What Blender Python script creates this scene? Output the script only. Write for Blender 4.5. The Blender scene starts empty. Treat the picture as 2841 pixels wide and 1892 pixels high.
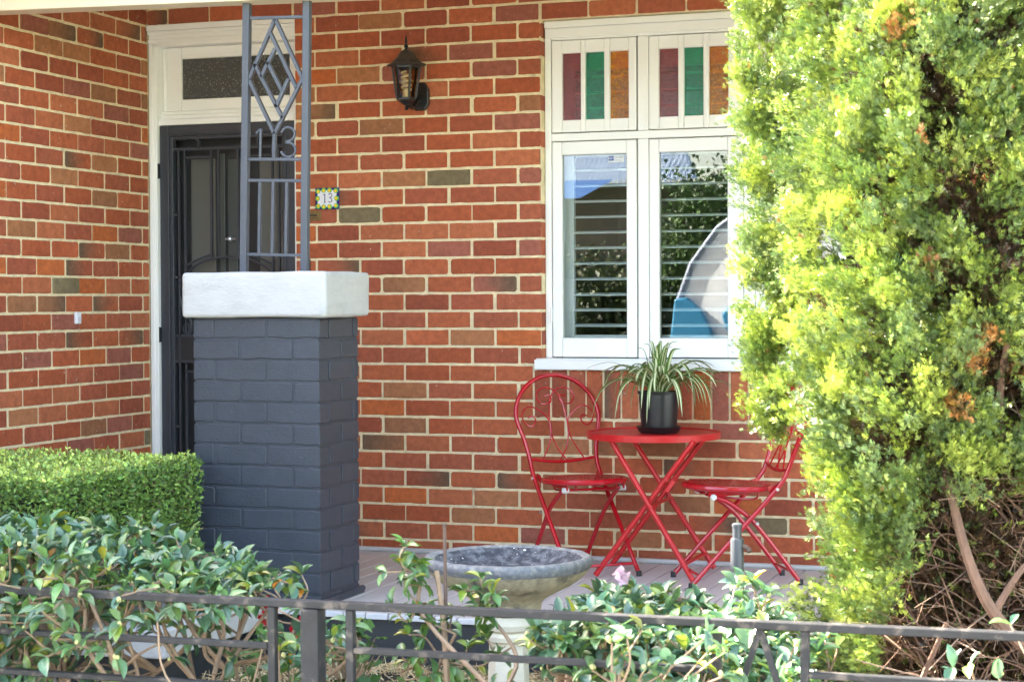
import bpy, bmesh, math, random
import numpy as np
from mathutils import Vector, Matrix
random.seed(7); RNG = np.random.default_rng(11)
S = bpy.context.scene
COL = S.collection
R = math.radians
# ------------------------------------------------------------------ camera
cam_d = bpy.data.cameras.new("camera"); cam = bpy.data.objects.new("camera", cam_d); COL.objects.link(cam)
cam.matrix_world = Matrix(((0.94459604, -0.00277444, 0.32822344, 2.26713823),
                           (0.32820276, 0.02203376, -0.94435028, -8.23988193),
                           (-0.00461196, 0.99975338, 0.02172358, 1.163002), (0, 0, 0, 1)))
cam_d.sensor_width = 36; cam_d.lens = 63.986; cam_d.clip_start = .1; cam_d.clip_end = 400
cam_d.dof.use_dof = True; cam_d.dof.focus_distance = 8.3; cam_d.dof.aperture_fstop = 9.0
S.camera = cam
# ------------------------------------------------------------------ light
SUN = Vector((-.785, .16, .595)).normalized()
el = math.asin(SUN.z); rot = math.atan2(SUN.x, SUN.y)
w = bpy.data.worlds.new("World"); S.world = w; w.use_nodes = True
nt = w.node_tree; bg = nt.nodes["Background"]
sky = nt.nodes.new("ShaderNodeTexSky"); sky.sky_type = 'NISHITA'; sky.sun_disc = False
sky.sun_elevation = el; sky.sun_rotation = rot % (2*math.pi)
sky.dust_density = 2.5; sky.ozone_density = .6; sky.air_density = 1.0
tint = nt.nodes.new("ShaderNodeMix"); tint.data_type = 'RGBA'; tint.blend_type = 'MULTIPLY'; tint.inputs[0].default_value = 1
tint.inputs[7].default_value = (1.08, 1.0, .91, 1)       # the photograph is white-balanced for the shade
nt.links.new(sky.outputs[0], tint.inputs[6]); nt.links.new(tint.outputs[2], bg.inputs[0]); bg.inputs[1].default_value = .105
sun_d = bpy.data.lights.new("sun", 'SUN'); sun = bpy.data.objects.new("sun", sun_d); COL.objects.link(sun)
sun_d.energy = 5.0; sun_d.angle = R(.53); sun_d.color = (1, .93, .82)
sun.rotation_euler = (-SUN).to_track_quat('-Z', 'Y').to_euler()
S.view_settings.view_transform = 'Standard'; S.view_settings.look = 'None'; S.view_settings.gamma = 1
S.view_settings.exposure = 4.0
S.cycles.max_bounces = 8; S.cycles.diffuse_bounces = 4; S.cycles.transparent_max_bounces = 12
S.cycles.use_adaptive_sampling = True; S.cycles.adaptive_threshold = .02
try:
    S.cycles.use_denoising = True; S.cycles.denoiser = 'OPENIMAGEDENOISE'
except Exception: pass

# ------------------------------------------------------------------ materials
def lin(r, g, b):
    f = lambda c: (c/255/12.92) if c <= 10 else ((c/255+.055)/1.055)**2.4
    return (f(r), f(g), f(b))
def mat(name, col=(.5, .5, .5), rough=.5, metal=0, var=.0, vscale=6, col2=None, fac2=(.5, .6), scale2=4, bump=0, bscale=60, spec=.5,
        attr=False, coat=0, trans=0, bdist=.004, detail=6, stretch=None, specks=None):
    m = bpy.data.materials.new(name); m.use_nodes = True; t = m.node_tree; n = t.nodes; l = t.links
    p = n["Principled BSDF"]; p.inputs["Roughness"].default_value = rough; p.inputs["Metallic"].default_value = metal
    p.inputs["Specular IOR Level"].default_value = spec
    if coat: p.inputs["Coat Weight"].default_value = coat; p.inputs["Coat Roughness"].default_value = .08
    tc = n.new("ShaderNodeTexCoord"); vec = tc.outputs["Object"]
    if stretch:
        mp = n.new("ShaderNodeMapping"); mp.inputs["Scale"].default_value = stretch; l.new(vec, mp.inputs[0]); vec = mp.outputs[0]
    if attr:
        a = n.new("ShaderNodeAttribute"); a.attribute_name = "Col"; c = a.outputs["Color"]
    else:
        a = n.new("ShaderNodeRGB"); a.outputs[0].default_value = (*col, 1); c = a.outputs[0]
    def noise(sc, d=detail):
        x = n.new("ShaderNodeTexNoise"); x.inputs["Scale"].default_value = sc; x.inputs["Detail"].default_value = d; x.inputs["Roughness"].default_value = .65
        l.new(vec, x.inputs["Vector"]); return x.outputs["Fac"]
    if col2:
        r = n.new("ShaderNodeMapRange"); r.inputs[1].default_value = fac2[0]; r.inputs[2].default_value = fac2[1]; l.new(noise(scale2, 8), r.inputs[0])
        x = n.new("ShaderNodeMix"); x.data_type = 'RGBA'; l.new(r.outputs[0], x.inputs[0]); l.new(c, x.inputs[6]); x.inputs[7].default_value = (*col2, 1); c = x.outputs[2]
    if specks:
        sc, th, sc_col = specks
        r = n.new("ShaderNodeMapRange"); r.inputs[1].default_value = th; r.inputs[2].default_value = th+.04; l.new(noise(sc, 3), r.inputs[0])
        x = n.new("ShaderNodeMix"); x.data_type = 'RGBA'; l.new(r.outputs[0], x.inputs[0]); l.new(c, x.inputs[6]); x.inputs[7].default_value = (*sc_col, 1); c = x.outputs[2]
    if var:
        r = n.new("ShaderNodeMapRange"); r.inputs[1].default_value = .25; r.inputs[2].default_value = .75; r.inputs[3].default_value = 1-var; r.inputs[4].default_value = 1+var
        l.new(noise(vscale), r.inputs[0])
        x = n.new("ShaderNodeMix"); x.data_type = 'RGBA'; x.blend_type = 'MULTIPLY'; x.inputs[0].default_value = 1
        l.new(c, x.inputs[6]); l.new(r.outputs[0], x.inputs[7]); c = x.outputs[2]
    l.new(c, p.inputs["Base Color"])
    if bump:
        b = n.new("ShaderNodeBump"); b.inputs["Strength"].default_value = bump; b.inputs["Distance"].default_value = bdist
        l.new(noise(bscale), b.inputs["Height"]); l.new(b.outputs[0], p.inputs["Normal"])
    if trans:
        o = n["Material Output"]; tr = n.new("ShaderNodeBsdfTranslucent"); l.new(c, tr.inputs[0])
        ad = n.new("ShaderNodeMixShader"); ad.inputs[0].default_value = trans
        l.new(p.outputs[0], ad.inputs[1]); l.new(tr.outputs[0], ad.inputs[2]); l.new(ad.outputs[0], o.inputs[0])
    return m
def glass(name, tint=(1, 1, 1), refl=1.0, rough=0.0, bump=0, base=.0, bscale=120):
    m = bpy.data.materials.new(name); m.use_nodes = True; t = m.node_tree; n = t.nodes; l = t.links
    o = n["Material Output"]; n.remove(n["Principled BSDF"])
    tr = n.new("ShaderNodeBsdfTransparent"); tr.inputs[0].default_value = (*tint, 1)
    g = n.new("ShaderNodeBsdfGlossy"); g.inputs["Roughness"].default_value = rough
    f = n.new("ShaderNodeFresnel"); f.inputs[0].default_value = 1.52
    mu = n.new("ShaderNodeMath"); mu.operation = 'MULTIPLY_ADD'; mu.inputs[1].default_value = refl; mu.inputs[2].default_value = base; mu.use_clamp = True
    l.new(f.outputs[0], mu.inputs[0])
    mx = n.new("ShaderNodeMixShader"); l.new(mu.outputs[0], mx.inputs[0]); l.new(tr.outputs[0], mx.inputs[1]); l.new(g.outputs[0], mx.inputs[2])
    if bump:
        tc = n.new("ShaderNodeTexCoord"); x = n.new("ShaderNodeTexNoise"); x.inputs["Scale"].default_value = bscale; l.new(tc.outputs["Object"], x.inputs["Vector"])
        b = n.new("ShaderNodeBump"); b.inputs["Strength"].default_value = bump; b.inputs["Distance"].default_value = .003; l.new(x.outputs[0], b.inputs["Height"])
        l.new(b.outputs[0], g.inputs["Normal"])
    l.new(mx.outputs[0], o.inputs[0]); return m

BRICK = mat("brick", rough=.8, attr=True, var=.30, vscale=34, bump=.55, bscale=260, spec=.3, specks=(46, .685, (.50, .38, .30)), bdist=.004, detail=9, col2=(.10, .06, .045), fac2=(.60, .80), scale2=90)
MORTAR = mat("mortar", (.75, .63, .40), .92, var=.22, vscale=24, col2=(.40, .33, .23), fac2=(.60, .75), scale2=7, bump=.5, bscale=160, spec=.2)
PAINTBRICK = mat("charcoal_painted_brick", (.043, .051, .067), .38, var=.16, vscale=14, specks=(26, .73, (.16, .165, .17)), bump=.6, bscale=130, spec=.5, bdist=.004)
RENDER = mat("white_render", (.52, .50, .485), .75, col2=(.40, .385, .37), fac2=(.55, .75), scale2=5, var=.08, vscale=7, bump=.5, bscale=46, bdist=.007, spec=.3, stretch=(1, 1, 2.2))
WHITE = mat("white_paint", (.85, .84, .80), .38, var=.03, vscale=4, bump=.15, bscale=60, bdist=.002)
WHITE_SHUT = mat("shutter_paint", (.80, .82, .80), .35)
CREAM = mat("cream_paint", (.76, .69, .53), .45, var=.04, vscale=3)
IRON = mat("grey_blue_iron", (.080, .089, .106), .42, var=.06, vscale=12, bump=.2, bscale=90)
SCREEN = mat("charcoal_aluminium", (.042, .046, .056), .38, var=.05, vscale=8)
BLACK = mat("black_plastic", (.012, .013, .015), .35)
DARKROOM = mat("unlit_room", (.05, .048, .045), .9)  # near-black colour stands in for the unlit room
DOORP = mat("door_panel", (.11, .105, .09), .5, var=.06, vscale=5)
DOORD = mat("door_dark", (.018, .018, .02), .5)
DOORG = mat("door_strip", (.06, .068, .062), .4)
DECK = mat("deck_paint", (.56, .50, .475), .52, var=.10, vscale=5, bump=.2, bscale=30, stretch=(1, .12, 1), specks=(14, .74, (.44, .385, .36)))
DECKEND = mat("deck_edge_paint", (.66, .65, .66), .6, col2=(.16, .14, .13), fac2=(.62, .68), scale2=28, var=.06)
FASCIA = mat("fascia_paint", (.035, .038, .043), .5, var=.2, vscale=14, bump=.4, bscale=40, stretch=(.3, 1, 2))
RED = mat("red_enamel", (.44, .007, .014), .20, spec=.6, coat=.35, var=.05, vscale=18)
REDT = mat("red_table_enamel", (.52, .018, .020), .32, var=.10, vscale=10, spec=.5, bump=.12, bscale=70)
RUBBER = mat("black_rubber", (.012, .012, .013), .6)
STEEL = mat("bright_steel", (.62, .62, .64), .3, metal=.8)
PLASTIC = mat("clear_white_plastic", (.62, .60, .58), .35)
CONC = mat("aged_concrete", (.46, .40, .27), .85, col2=(.06, .058, .055), fac2=(.49, .66), scale2=8, var=.22, vscale=26, bump=.6, bscale=90, bdist=.005)
BOWLIN = mat("lichened_bowl", (.15, .155, .17), .8, col2=(.022, .025, .036), fac2=(.34, .56), scale2=30, var=.3, vscale=40, bump=.6, bscale=90, bdist=.005, specks=(60, .66, (.62, .60, .56)))
BOWLRIM = mat("blackened_rim", (.135, .14, .15), .85, col2=(.26, .25, .225), fac2=(.46, .66), scale2=38, var=.3, vscale=40, bump=.6, bscale=90, bdist=.005)
PED = mat("pedestal_stone", (.74, .69, .56), .8, var=.12, vscale=14, bump=.3, bscale=90, col2=(.30, .27, .19), fac2=(.58, .75), scale2=5)
WATER = mat("bowl_water", (.01, .012, .016), .06, spec=.6)
FENCE = mat("worn_black_iron", (.026, .026, .027), .5, var=.25, vscale=20, col2=(.105, .088, .075), fac2=(.55, .66), scale2=18, bump=.25, bscale=60, specks=(9, .72, (.13, .06, .04)), spec=.2)
GALV = mat("galvanised_steel", (.40, .41, .43), .38, metal=.6, var=.12, vscale=30, col2=(.24, .12, .07), fac2=(.60, .68), scale2=12)
GREYCAP = mat("grey_plastic", (.05, .055, .062), .35)
RUST = mat("rusty_stake", (.10, .062, .045), .7, var=.3, vscale=40)
LANTERN = mat("black_lantern", (.010, .012, .014), .35, var=.1)
LANTERNROOF = mat("rusty_lantern_roof", (.048, .036, .030), .6, var=.3, vscale=40, bump=.3, bscale=80)
BRASS = mat("aged_brass", (.21, .135, .045), .42, metal=.5, var=.3, vscale=60)
BARK = mat("bark", (.19, .105, .065), .85, var=.3, vscale=30, bump=.6, bscale=40, stretch=(1, 1, .3))
TWIG = mat("dry_twig", (.22, .135, .085), .85, attr=True, var=.2, vscale=20)
STEM = mat("camellia_stem", (.27, .18, .11), .7, var=.25, vscale=30)
LEAF = mat("leaf", rough=.34, attr=True, var=.22, vscale=60, trans=.22, spec=.85)
LEAFM = mat("matt_leaf", rough=.5, attr=True, var=.12, vscale=60, trans=.25, spec=.4)
CONIFER = mat("conifer_leaf", rough=.38, attr=True, var=.15, vscale=30, trans=.08, spec=.6)
BUD = mat("bud", (.42, .40, .16), .5)
PETAL = mat("red_petal", (.55, .012, .025), .5, trans=.25)
PINKP = mat("pale_pink_petal", (.62, .42, .50), .5, trans=.25)
SPG = mat("spider_leaf_green", (.13, .235, .045), .38, trans=.22, var=.1)
SPC = mat("spider_leaf_cream", (.78, .80, .52), .38, trans=.22, var=.05)
SOIL = mat("soil", (.035, .026, .02), .95, var=.4, vscale=40, bump=1, bscale=30, bdist=.02)
STRAW = mat("straw", rough=.8, attr=True, trans=.1)
PAVE = mat("pavement_concrete", (.50, .475, .43), .9, var=.12, vscale=3, bump=.3, bscale=80)
ASPH = mat("asphalt", (.055, .055, .055), .9, var=.2, vscale=50, bump=.4, bscale=120)
GRASS = mat("grass", (.06, .11, .025), .9, var=.4, vscale=12, bump=1, bscale=60, bdist=.03)
SLAB = mat("slab_concrete", (.52, .50, .47), .85, var=.08, vscale=10, bump=.7, bscale=70, bdist=.004)
ROOFT = mat("roof_metal", (.30, .33, .36), .4, var=.05)
BLUEROOF = mat("blue_roof_metal", (.03, .09, .24), .6, var=.05)
VANW = mat("van_white", (.78, .79, .80), .25, spec=.5)
VANB = mat("van_blue", (.035, .20, .36), .3)
WINDOWD = mat("dark_window", (.01, .012, .014), .08)
GLASS = glass("window_glass", (.93, .96, .95), refl=1.7, base=.02)
AMBER = (.85, .42, .03); 
def stained(name, tint, c): 
    m = glass(name, tint, refl=1.2, rough=.10, bump=1.0, base=.01, bscale=110)
    t = m.node_tree; n = t.nodes; l = t.links; o = n["Material Output"]; sh = o.inputs[0].links[0].from_socket
    d = n.new("ShaderNodeBsdfDiffuse"); d.inputs[0].default_value = (*c, 1)
    tx = n.new("ShaderNodeTexNoise"); tx.inputs["Scale"].default_value = 95; tx.inputs["Detail"].default_value = 3; tcx = n.new("ShaderNodeTexCoord"); l.new(tcx.outputs["Object"], tx.inputs["Vector"])
    mr = n.new("ShaderNodeMapRange"); mr.inputs[1].default_value = .36; mr.inputs[2].default_value = .66; mr.inputs[3].default_value = .35; mr.inputs[4].default_value = 1.45; l.new(tx.outputs["Fac"], mr.inputs[0])
    mc = n.new("ShaderNodeMix"); mc.data_type = 'RGBA'; mc.blend_type = 'MULTIPLY'; mc.inputs[0].default_value = 1; mc.inputs[6].default_value = (*c, 1); l.new(mr.outputs[0], mc.inputs[7]); l.new(mc.outputs[2], d.inputs[0])
    mx = n.new("ShaderNodeMixShader"); mx.inputs[0].default_value = .28; l.new(sh, mx.inputs[1]); l.new(d.outputs[0], mx.inputs[2]); l.new(mx.outputs[0], o.inputs[0]); return m
ST_PINK = stained("rose_glass", (.80, .32, .36), (.42, .13, .14))
ST_GREEN = stained("green_glass", (.10, .78, .52), (.03, .42, .27))
ST_AMBER = stained("amber_glass", (.98, .52, .03), (.80, .36, .006))
FROST = stained("obscure_glass", (.2, .2, .2), (.035, .035, .035))
LAMPGLASS = glass("smoked_lamp_glass", (.80, .68, .52), refl=.5, base=.0)
BULB = mat("fluorescent_bulb", (.82, .82, .62), .4)

# ------------------------------------------------------------------ mesh helpers
class MB:
    def __init__(s): s.v = []; s.f = []; s.m = []; s.c = None
    def add(s, vs, fs, mi=0):
        k = len(s.v); s.v += [tuple(v) for v in vs]; s.f += [tuple(i+k for i in f) for f in fs]; s.m += [mi]*len(fs)
    def box(s, a, b, mi=0):
        x0, y0, z0 = a; x1, y1, z1 = b
        s.add([(x0, y0, z0), (x1, y0, z0), (x1, y1, z0), (x0, y1, z0), (x0, y0, z1), (x1, y0, z1), (x1, y1, z1), (x0, y1, z1)],
              [(0, 3, 2, 1), (4, 5, 6, 7), (0, 1, 5, 4), (1, 2, 6, 5), (2, 3, 7, 6), (3, 0, 4, 7)], mi)
    def bar(s, p, q, w, h, up=(0, -1, 0), mi=0):
        p = Vector(p); q = Vector(q); d = (q-p).normalized(); u = Vector(up); u = (u-d*u.dot(d)).normalized(); r = d.cross(u)
        vs = []
        for o in (p, q):
            for a, b in ((-1, -1), (1, -1), (1, 1), (-1, 1)): vs.append(o+r*(a*w/2)+u*(b*h/2))
        s.add(vs, [(3, 2, 1, 0), (4, 5, 6, 7), (0, 1, 5, 4), (1, 2, 6, 5), (2, 3, 7, 6), (3, 0, 4, 7)], mi)
    def tube(s, pts, r, n=8, mi=0, cap=True):
        pts = [Vector(p) for p in pts]; N = len(pts); rs = r if hasattr(r, '__len__') else [r]*N
        t0 = (pts[1]-pts[0]).normalized(); u = t0.orthogonal().normalized(); vs = []
        for i, p in enumerate(pts):
            t = (pts[min(i+1, N-1)]-pts[max(i-1, 0)])
            t = t.normalized() if t.length > 1e-9 else t0
            u = (u-t*u.dot(t)); u = u.normalized() if u.length > 1e-6 else t.orthogonal().normalized()
            b = t.cross(u)
            for k in range(n):
                a = 2*math.pi*k/n; vs.append(p+(u*math.cos(a)+b*math.sin(a))*rs[i])
        fs = [(i*n+k, i*n+(k+1) % n, (i+1)*n+(k+1) % n, (i+1)*n+k) for i in range(N-1) for k in range(n)]
        if cap: fs += [tuple(range(n))[::-1], tuple(range((N-1)*n, N*n))]
        s.add(vs, fs, mi)
    def lathe(s, prof, n=32, mi=0, c=(0, 0, 0), rot=0, jit=None):
        vs = []
        for r, z in prof:
            for k in range(n):
                a = rot+2*math.pi*k/n; rr = r*(1+(jit(k, z) if jit else 0))
                vs.append((c[0]+rr*math.cos(a), c[1]+rr*math.sin(a), c[2]+z))
        N = len(prof)
        fs = [(i*n+k, i*n+(k+1) % n, (i+1)*n+(k+1) % n, (i+1)*n+k) for i in range(N-1) for k in range(n)]
        fs += [tuple(range(n))[::-1], tuple(range((N-1)*n, N*n))]
        s.add(vs, fs, mi)
    def prism(s, poly, y0, y1, mi=0, axis='y'):
        n = len(poly); f = (lambda a, b, y: (a, y, b)) if axis == 'y' else ((lambda a, b, y: (a, b, y)) if axis == 'z' else (lambda a, b, y: (y, a, b)))
        s.add([f(a, b, y0) for a, b in poly]+[f(a, b, y1) for a, b in poly],
              [tuple(range(n)), tuple(range(n, 2*n))[::-1]]+[(i, n+i, n+(i+1) % n, (i+1) % n) for i in range(n)], mi)
    def sphere(s, c, r, n=8, m=6, mi=0, sc=(1, 1, 1)):
        vs = [(c[0], c[1], c[2]-r*sc[2])]
        for i in range(1, m):
            th = -math.pi/2+math.pi*i/m
            for k in range(n):
                a = 2*math.pi*k/n; vs.append((c[0]+r*sc[0]*math.cos(th)*math.cos(a), c[1]+r*sc[1]*math.cos(th)*math.sin(a), c[2]+r*sc[2]*math.sin(th)))
        vs.append((c[0], c[1], c[2]+r*sc[2])); L = len(vs)-1
        fs = [(0, 1+(k+1) % n, 1+k) for k in range(n)]
        for i in range(m-2): fs += [(1+i*n+k, 1+i*n+(k+1) % n, 1+(i+1)*n+(k+1) % n, 1+(i+1)*n+k) for k in range(n)]
        fs += [(1+(m-2)*n+k, 1+(m-2)*n+(k+1) % n, L) for k in range(n)]
        s.add(vs, fs, mi)
    def build(s, name, mats, parent=None, smooth=False, bevel=0, seg=2, cols=None, recalc=True, loc=None, sharp=40):
        me = bpy.data.meshes.new(name); me.from_pydata(s.v, [], s.f)
        for m in (mats if isinstance(mats, (list, tuple)) else [mats]): me.materials.append(m)
        me.polygons.foreach_set("material_index", s.m)
        if cols is not None:
            a = me.color_attributes.new("Col", 'FLOAT_COLOR', 'POINT'); c = np.ones((len(s.v), 4), np.float32); c[:, :3] = np.array(cols); a.data.foreach_set("color", c.ravel())
        if recalc:
            b = bmesh.new(); b.from_mesh(me); bmesh.ops.recalc_face_normals(b, faces=b.faces); b.to_mesh(me); b.free()
        if smooth:
            me.shade_smooth(); me.set_sharp_from_angle(angle=R(sharp))
        me.update(); o = bpy.data.objects.new(name, me); COL.objects.link(o)
        if parent: o.parent = parent
        if loc: o.location = loc
        if bevel:
            mo = o.modifiers.new("bevel", 'BEVEL'); mo.width = bevel; mo.segments = seg; mo.limit_method = 'ANGLE'; mo.angle_limit = R(40)
        return o
def tag(o, label=None, cat=None, group=None, kind=None):
    if label: o["label"] = label
    if cat: o["category"] = cat
    if group: o["group"] = group
    if kind: o["kind"] = kind
    return o
def thing(name, label, cat, loc=(0, 0, 0), rz=0, group=None):
    o = bpy.data.objects.new(name, None); COL.objects.link(o); o.location = loc; o.rotation_euler = (0, 0, rz); o.empty_display_size = .1
    return tag(o, label, cat, group)
def smoothpath(pts, n=6):
    P = [Vector(p) for p in pts]; P = [P[0]*2-P[1]]+P+[P[-1]*2-P[-2]]; out = []
    for i in range(1, len(P)-2):
        a, b, c, d = P[i-1:i+3]
        for k in range(n):
            t = k/n; out.append(.5*((2*b)+(c-a)*t+(2*a-5*b+4*c-d)*t*t+(-a+3*b-3*c+d)*t**3))
    out.append(P[-2]); return out
def leafmesh(name, tv, tf, pos, ax, nrm, scale, cols, mats, parent=None, smooth=False, mi=None, vshade=None):
    """many small leaves in one mesh: template (x across, y along, z normal) placed with along-axis ax and normal nrm"""
    tv = np.asarray(tv, np.float32); nv = len(tv); N = len(pos)
    ax = ax/np.linalg.norm(ax, axis=1, keepdims=True)
    x = np.cross(ax, nrm); x /= (np.linalg.norm(x, axis=1, keepdims=True)+1e-9); z = np.cross(x, ax)
    sc = np.asarray(scale, np.float32).reshape(N, -1)
    if sc.shape[1] == 1: sc = np.repeat(sc, 3, 1)
    V = pos[:, None, :]+x[:, None, :]*(tv[None, :, 0:1]*sc[:, None, 0:1])+ax[:, None, :]*(tv[None, :, 1:2]*sc[:, None, 1:2])+z[:, None, :]*(tv[None, :, 2:3]*sc[:, None, 2:3])
    V = V.reshape(-1, 3).astype(np.float32)
    k = len(tf[0]); F = (np.asarray(tf, np.int32)[None]+(np.arange(N, dtype=np.int32)*nv)[:, None, None]).reshape(-1)
    nf = N*len(tf); me = bpy.data.meshes.new(name)
    me.vertices.add(len(V)); me.vertices.foreach_set("co", V.ravel())
    me.loops.add(len(F)); me.loops.foreach_set("vertex_index", F)
    me.polygons.add(nf); me.polygons.foreach_set("loop_start", np.arange(0, nf*k, k, dtype=np.int32))
    for m in (mats if isinstance(mats, (list, tuple)) else [mats]): me.materials.append(m)
    if mi is not None: me.polygons.foreach_set("material_index", np.tile(np.asarray(mi, np.int32), N))
    me.update(calc_edges=True)
    if cols is not None:
        a = me.color_attributes.new("Col", 'FLOAT_COLOR', 'POINT'); c = np.ones((N, nv, 4), np.float32); c[:, :, :3] = cols[:, None, :]
        if vshade is not None: c[:, :, :3] *= np.asarray(vshade)[None, :, None]
        a.data.foreach_set("color", c.ravel())
    if smooth: me.shade_smooth()
    o = bpy.data.objects.new(name, me); COL.objects.link(o)
    if parent: o.parent = parent
    return o
def unit(v): return v/(np.linalg.norm(v, axis=1, keepdims=True)+1e-9)
def rnd(n, k=3): return RNG.normal(size=(n, k))
def mixcol(cols, n, jit=.15):
    c = np.array(cols)[RNG.integers(0, len(cols), n)]; return np.clip(c*(1+RNG.normal(0, jit, (n, 1)))*(1+RNG.normal(0, .05, (n, 3))), .003, .9)

# ------------------------------------------------------------------ brickwork
PAL = [((168, 78, 54), 8), ((162, 72, 49), 8), ((157, 74, 56), 6), ((170, 84, 60), 5), ((154, 70, 53), 5), ((178, 82, 48), 1.6), ((146, 84, 62), 2), ((116, 88, 70), .5),
       ((150, 76, 66), 3), ((162, 92, 66), 2), ((148, 66, 50), 3)]
PC = [np.array(lin(*c))*np.array([1.06, 1.44, 1.26]) for c, _ in PAL]; PW = np.array([w for _, w in PAL]); PW = PW/PW.sum()
PITCH, CRS = .23603, .086
def bricks(mb, cols, f, u0, u1, z0, z1, phase, holes=(), hgt=.076, gap=.0126, depth=.007, jit=.0008, paint=None, dark=None):
    """stretcher bond on a plane; f(u, z, out) gives the world point; phase is the joint position on odd courses"""
    k0 = math.floor(z0/CRS); k1 = math.ceil(z1/CRS)
    for k in range(k0, k1):
        a = max(k*CRS+gap/2, z0); b = min((k+1)*CRS-gap/2, z1)
        if b-a < .012: continue
        ph = phase+(0 if k % 2 else PITCH/2)
        segs = [(u0, u1)]; zc = (a+b)/2
        for (h0, h1, hz0, hz1) in holes:
            if hz0 < zc < hz1:
                segs = [s for (s0, s1) in segs for s in ((s0, min(s1, h0)), (max(s0, h1), s1)) if s[1]-s[0] > .02]
        for s0, s1 in segs:
            i = math.floor((s0-ph)/PITCH)
            while ph+i*PITCH < s1:
                l = ph+i*PITCH+gap/2+random.gauss(0, .0022); r = ph+(i+1)*PITCH-gap/2+random.gauss(0, .0022); i += 1
                l = max(l, s0 if l > s0-.002 else s0); r = min(r, s1)
                if r-l < .018: continue
                one(mb, cols, f, l, r, a, b, depth, jit, paint)
def one(mb, cols, f, l, r, a, b, depth, jit, paint=None, ch=None):
    ch = ch or random.choice((.0025, .0025, .003, .004, .009)); j = lambda: random.gauss(0, jit)
    o = random.gauss(0, .0008)
    nx = 5
    pts = [(l, a+ch)] + [(l+ch*.5, a+ch*.4)] + [(l+ch+(r-l-2*ch)*t/nx, a+j()) for t in range(nx+1)] + [(r-ch*.5, a+ch*.4)] + [(r, a+ch)]
    pts += [(r, b-ch)] + [(r-ch*.5, b-ch*.4)] + [(r-ch-(r-l-2*ch)*t/nx, b+j()) for t in range(nx+1)] + [(l+ch*.5, b-ch*.4)] + [(l, b-ch)]
    n = len(pts); cu = (l+r)/2; cz = (a+b)/2; e = .0025
    fr = [f(u+(e if u < cu else -e), z+(e if z < cz else -e), o) for u, z in pts]; mid = [f(u, z, o-.002) for u, z in pts]; bk = [f(u, z, -depth-.004) for u, z in pts]
    mb.add(fr+mid+bk, [tuple(range(n))]+[(i, n+i, n+(i+1) % n, (i+1) % n) for i in range(n)]+[(n+i, 2*n+i, 2*n+(i+1) % n, n+(i+1) % n) for i in range(n)], 0)
    if paint is None:
        c = PC[np.random.default_rng(random.randrange(1 << 30)).choice(len(PC), p=PW)]*random.uniform(.92, 1.08)
        c2 = c
        if random.random() < .09: c2 = np.array(lin(116, 92, 72))*.85 if random.random() < .6 else c*random.uniform(1.1, 1.3)
        side = random.random() < .5; cc = []
        for u, z in pts*3:
            t = (u-l)/(r-l); t = t if side else 1-t; t = min(max((t-.35)/.5, 0), 1); cc.append(c*(1-t)+c2*t)
        cols += cc
    else: cols += [paint]*(3*n)
def slab(mb, cols, f, rects, w0, w1, mi=1, c=(.5, .45, .3)):
    for (u0, u1, z0, z1) in rects:
        vs = [f(u, z, o) for o in (w0, w1) for u, z in ((u0, z0), (u1, z0), (u1, z1), (u0, z1))]
        mb.add(vs, [(0, 1, 2, 3), (7, 6, 5, 4), (0, 4, 5, 1), (1, 5, 6, 2), (2, 6, 7, 3), (3, 7, 4, 0)], mi); cols += [c]*8

XL = -2.572; ZF = -.0617
house = thing("brick_house", "red brick house with white window frames, cream mortar and a shaded front verandah", "house")
# front wall: plane y = 0; door opening and window opening
DX0, DX1, DZ = -2.572, -1.735, 2.585
WX0, WX1, WZ0, WZ1 = -.449, 1.44, .836, 2.497
ff = lambda u, z, o: (u, -o, z)
mb = MB(); cols = []
bricks(mb, cols, ff, XL, 4.2, ZF-.01, 2.95, -1.390, [(DX0, DX1, -1, DZ), (WX0, WX1, WZ0, WZ1), (WX0-.045, WX1+.045, .602, WZ0)])
# soldier course below the sill
u = -.487; 
while u < 1.44:
    wdt = .0865; one(mb, cols, lambda U, Z, o: (U, -o-.004, Z), u+.005, u+wdt-.006+random.gauss(0, .001), .611, .834, .012, .0016, None, .004); u += wdt
slab(mb, cols, ff, [(XL, DX0, ZF-.3, 2.95), (DX1, WX0, ZF-.3, DZ), (XL, WX0, DZ, 2.95), (WX0, WX1, ZF-.3, WZ0-.001), (WX0, WX1, WZ1, 2.95), (WX1, 4.2, ZF-.3, 2.95)][1:], -.24, -.0045)
# brick reveal on the window's left side
for k in range(10, 29):
    z = k*CRS
    one(mb, cols, lambda U, Z, o: (WX0+.0005+o, U, Z), .004, .095, max(z+.0055, WZ0+.01), min(z+.0805, WZ1), .004, .001)
mb.build("front_wall", [BRICK, MORTAR], house, cols=cols, recalc=False)
# side wall: plane x = XL facing +x, running towards the street
fl = lambda u, z, o: (XL+o, -u, z)
mb = MB(); cols = []
bricks(mb, cols, fl, 0, 4.6, -.28, 2.95, 1.2389-PITCH*8-PITCH/2+PITCH/2, [])
slab(mb, cols, fl, [(-.2, 4.6, -.35, 2.95)], -.24, -.0045)
mb.build("side_wall", [BRICK, MORTAR], house, cols=cols, recalc=False)
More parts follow.
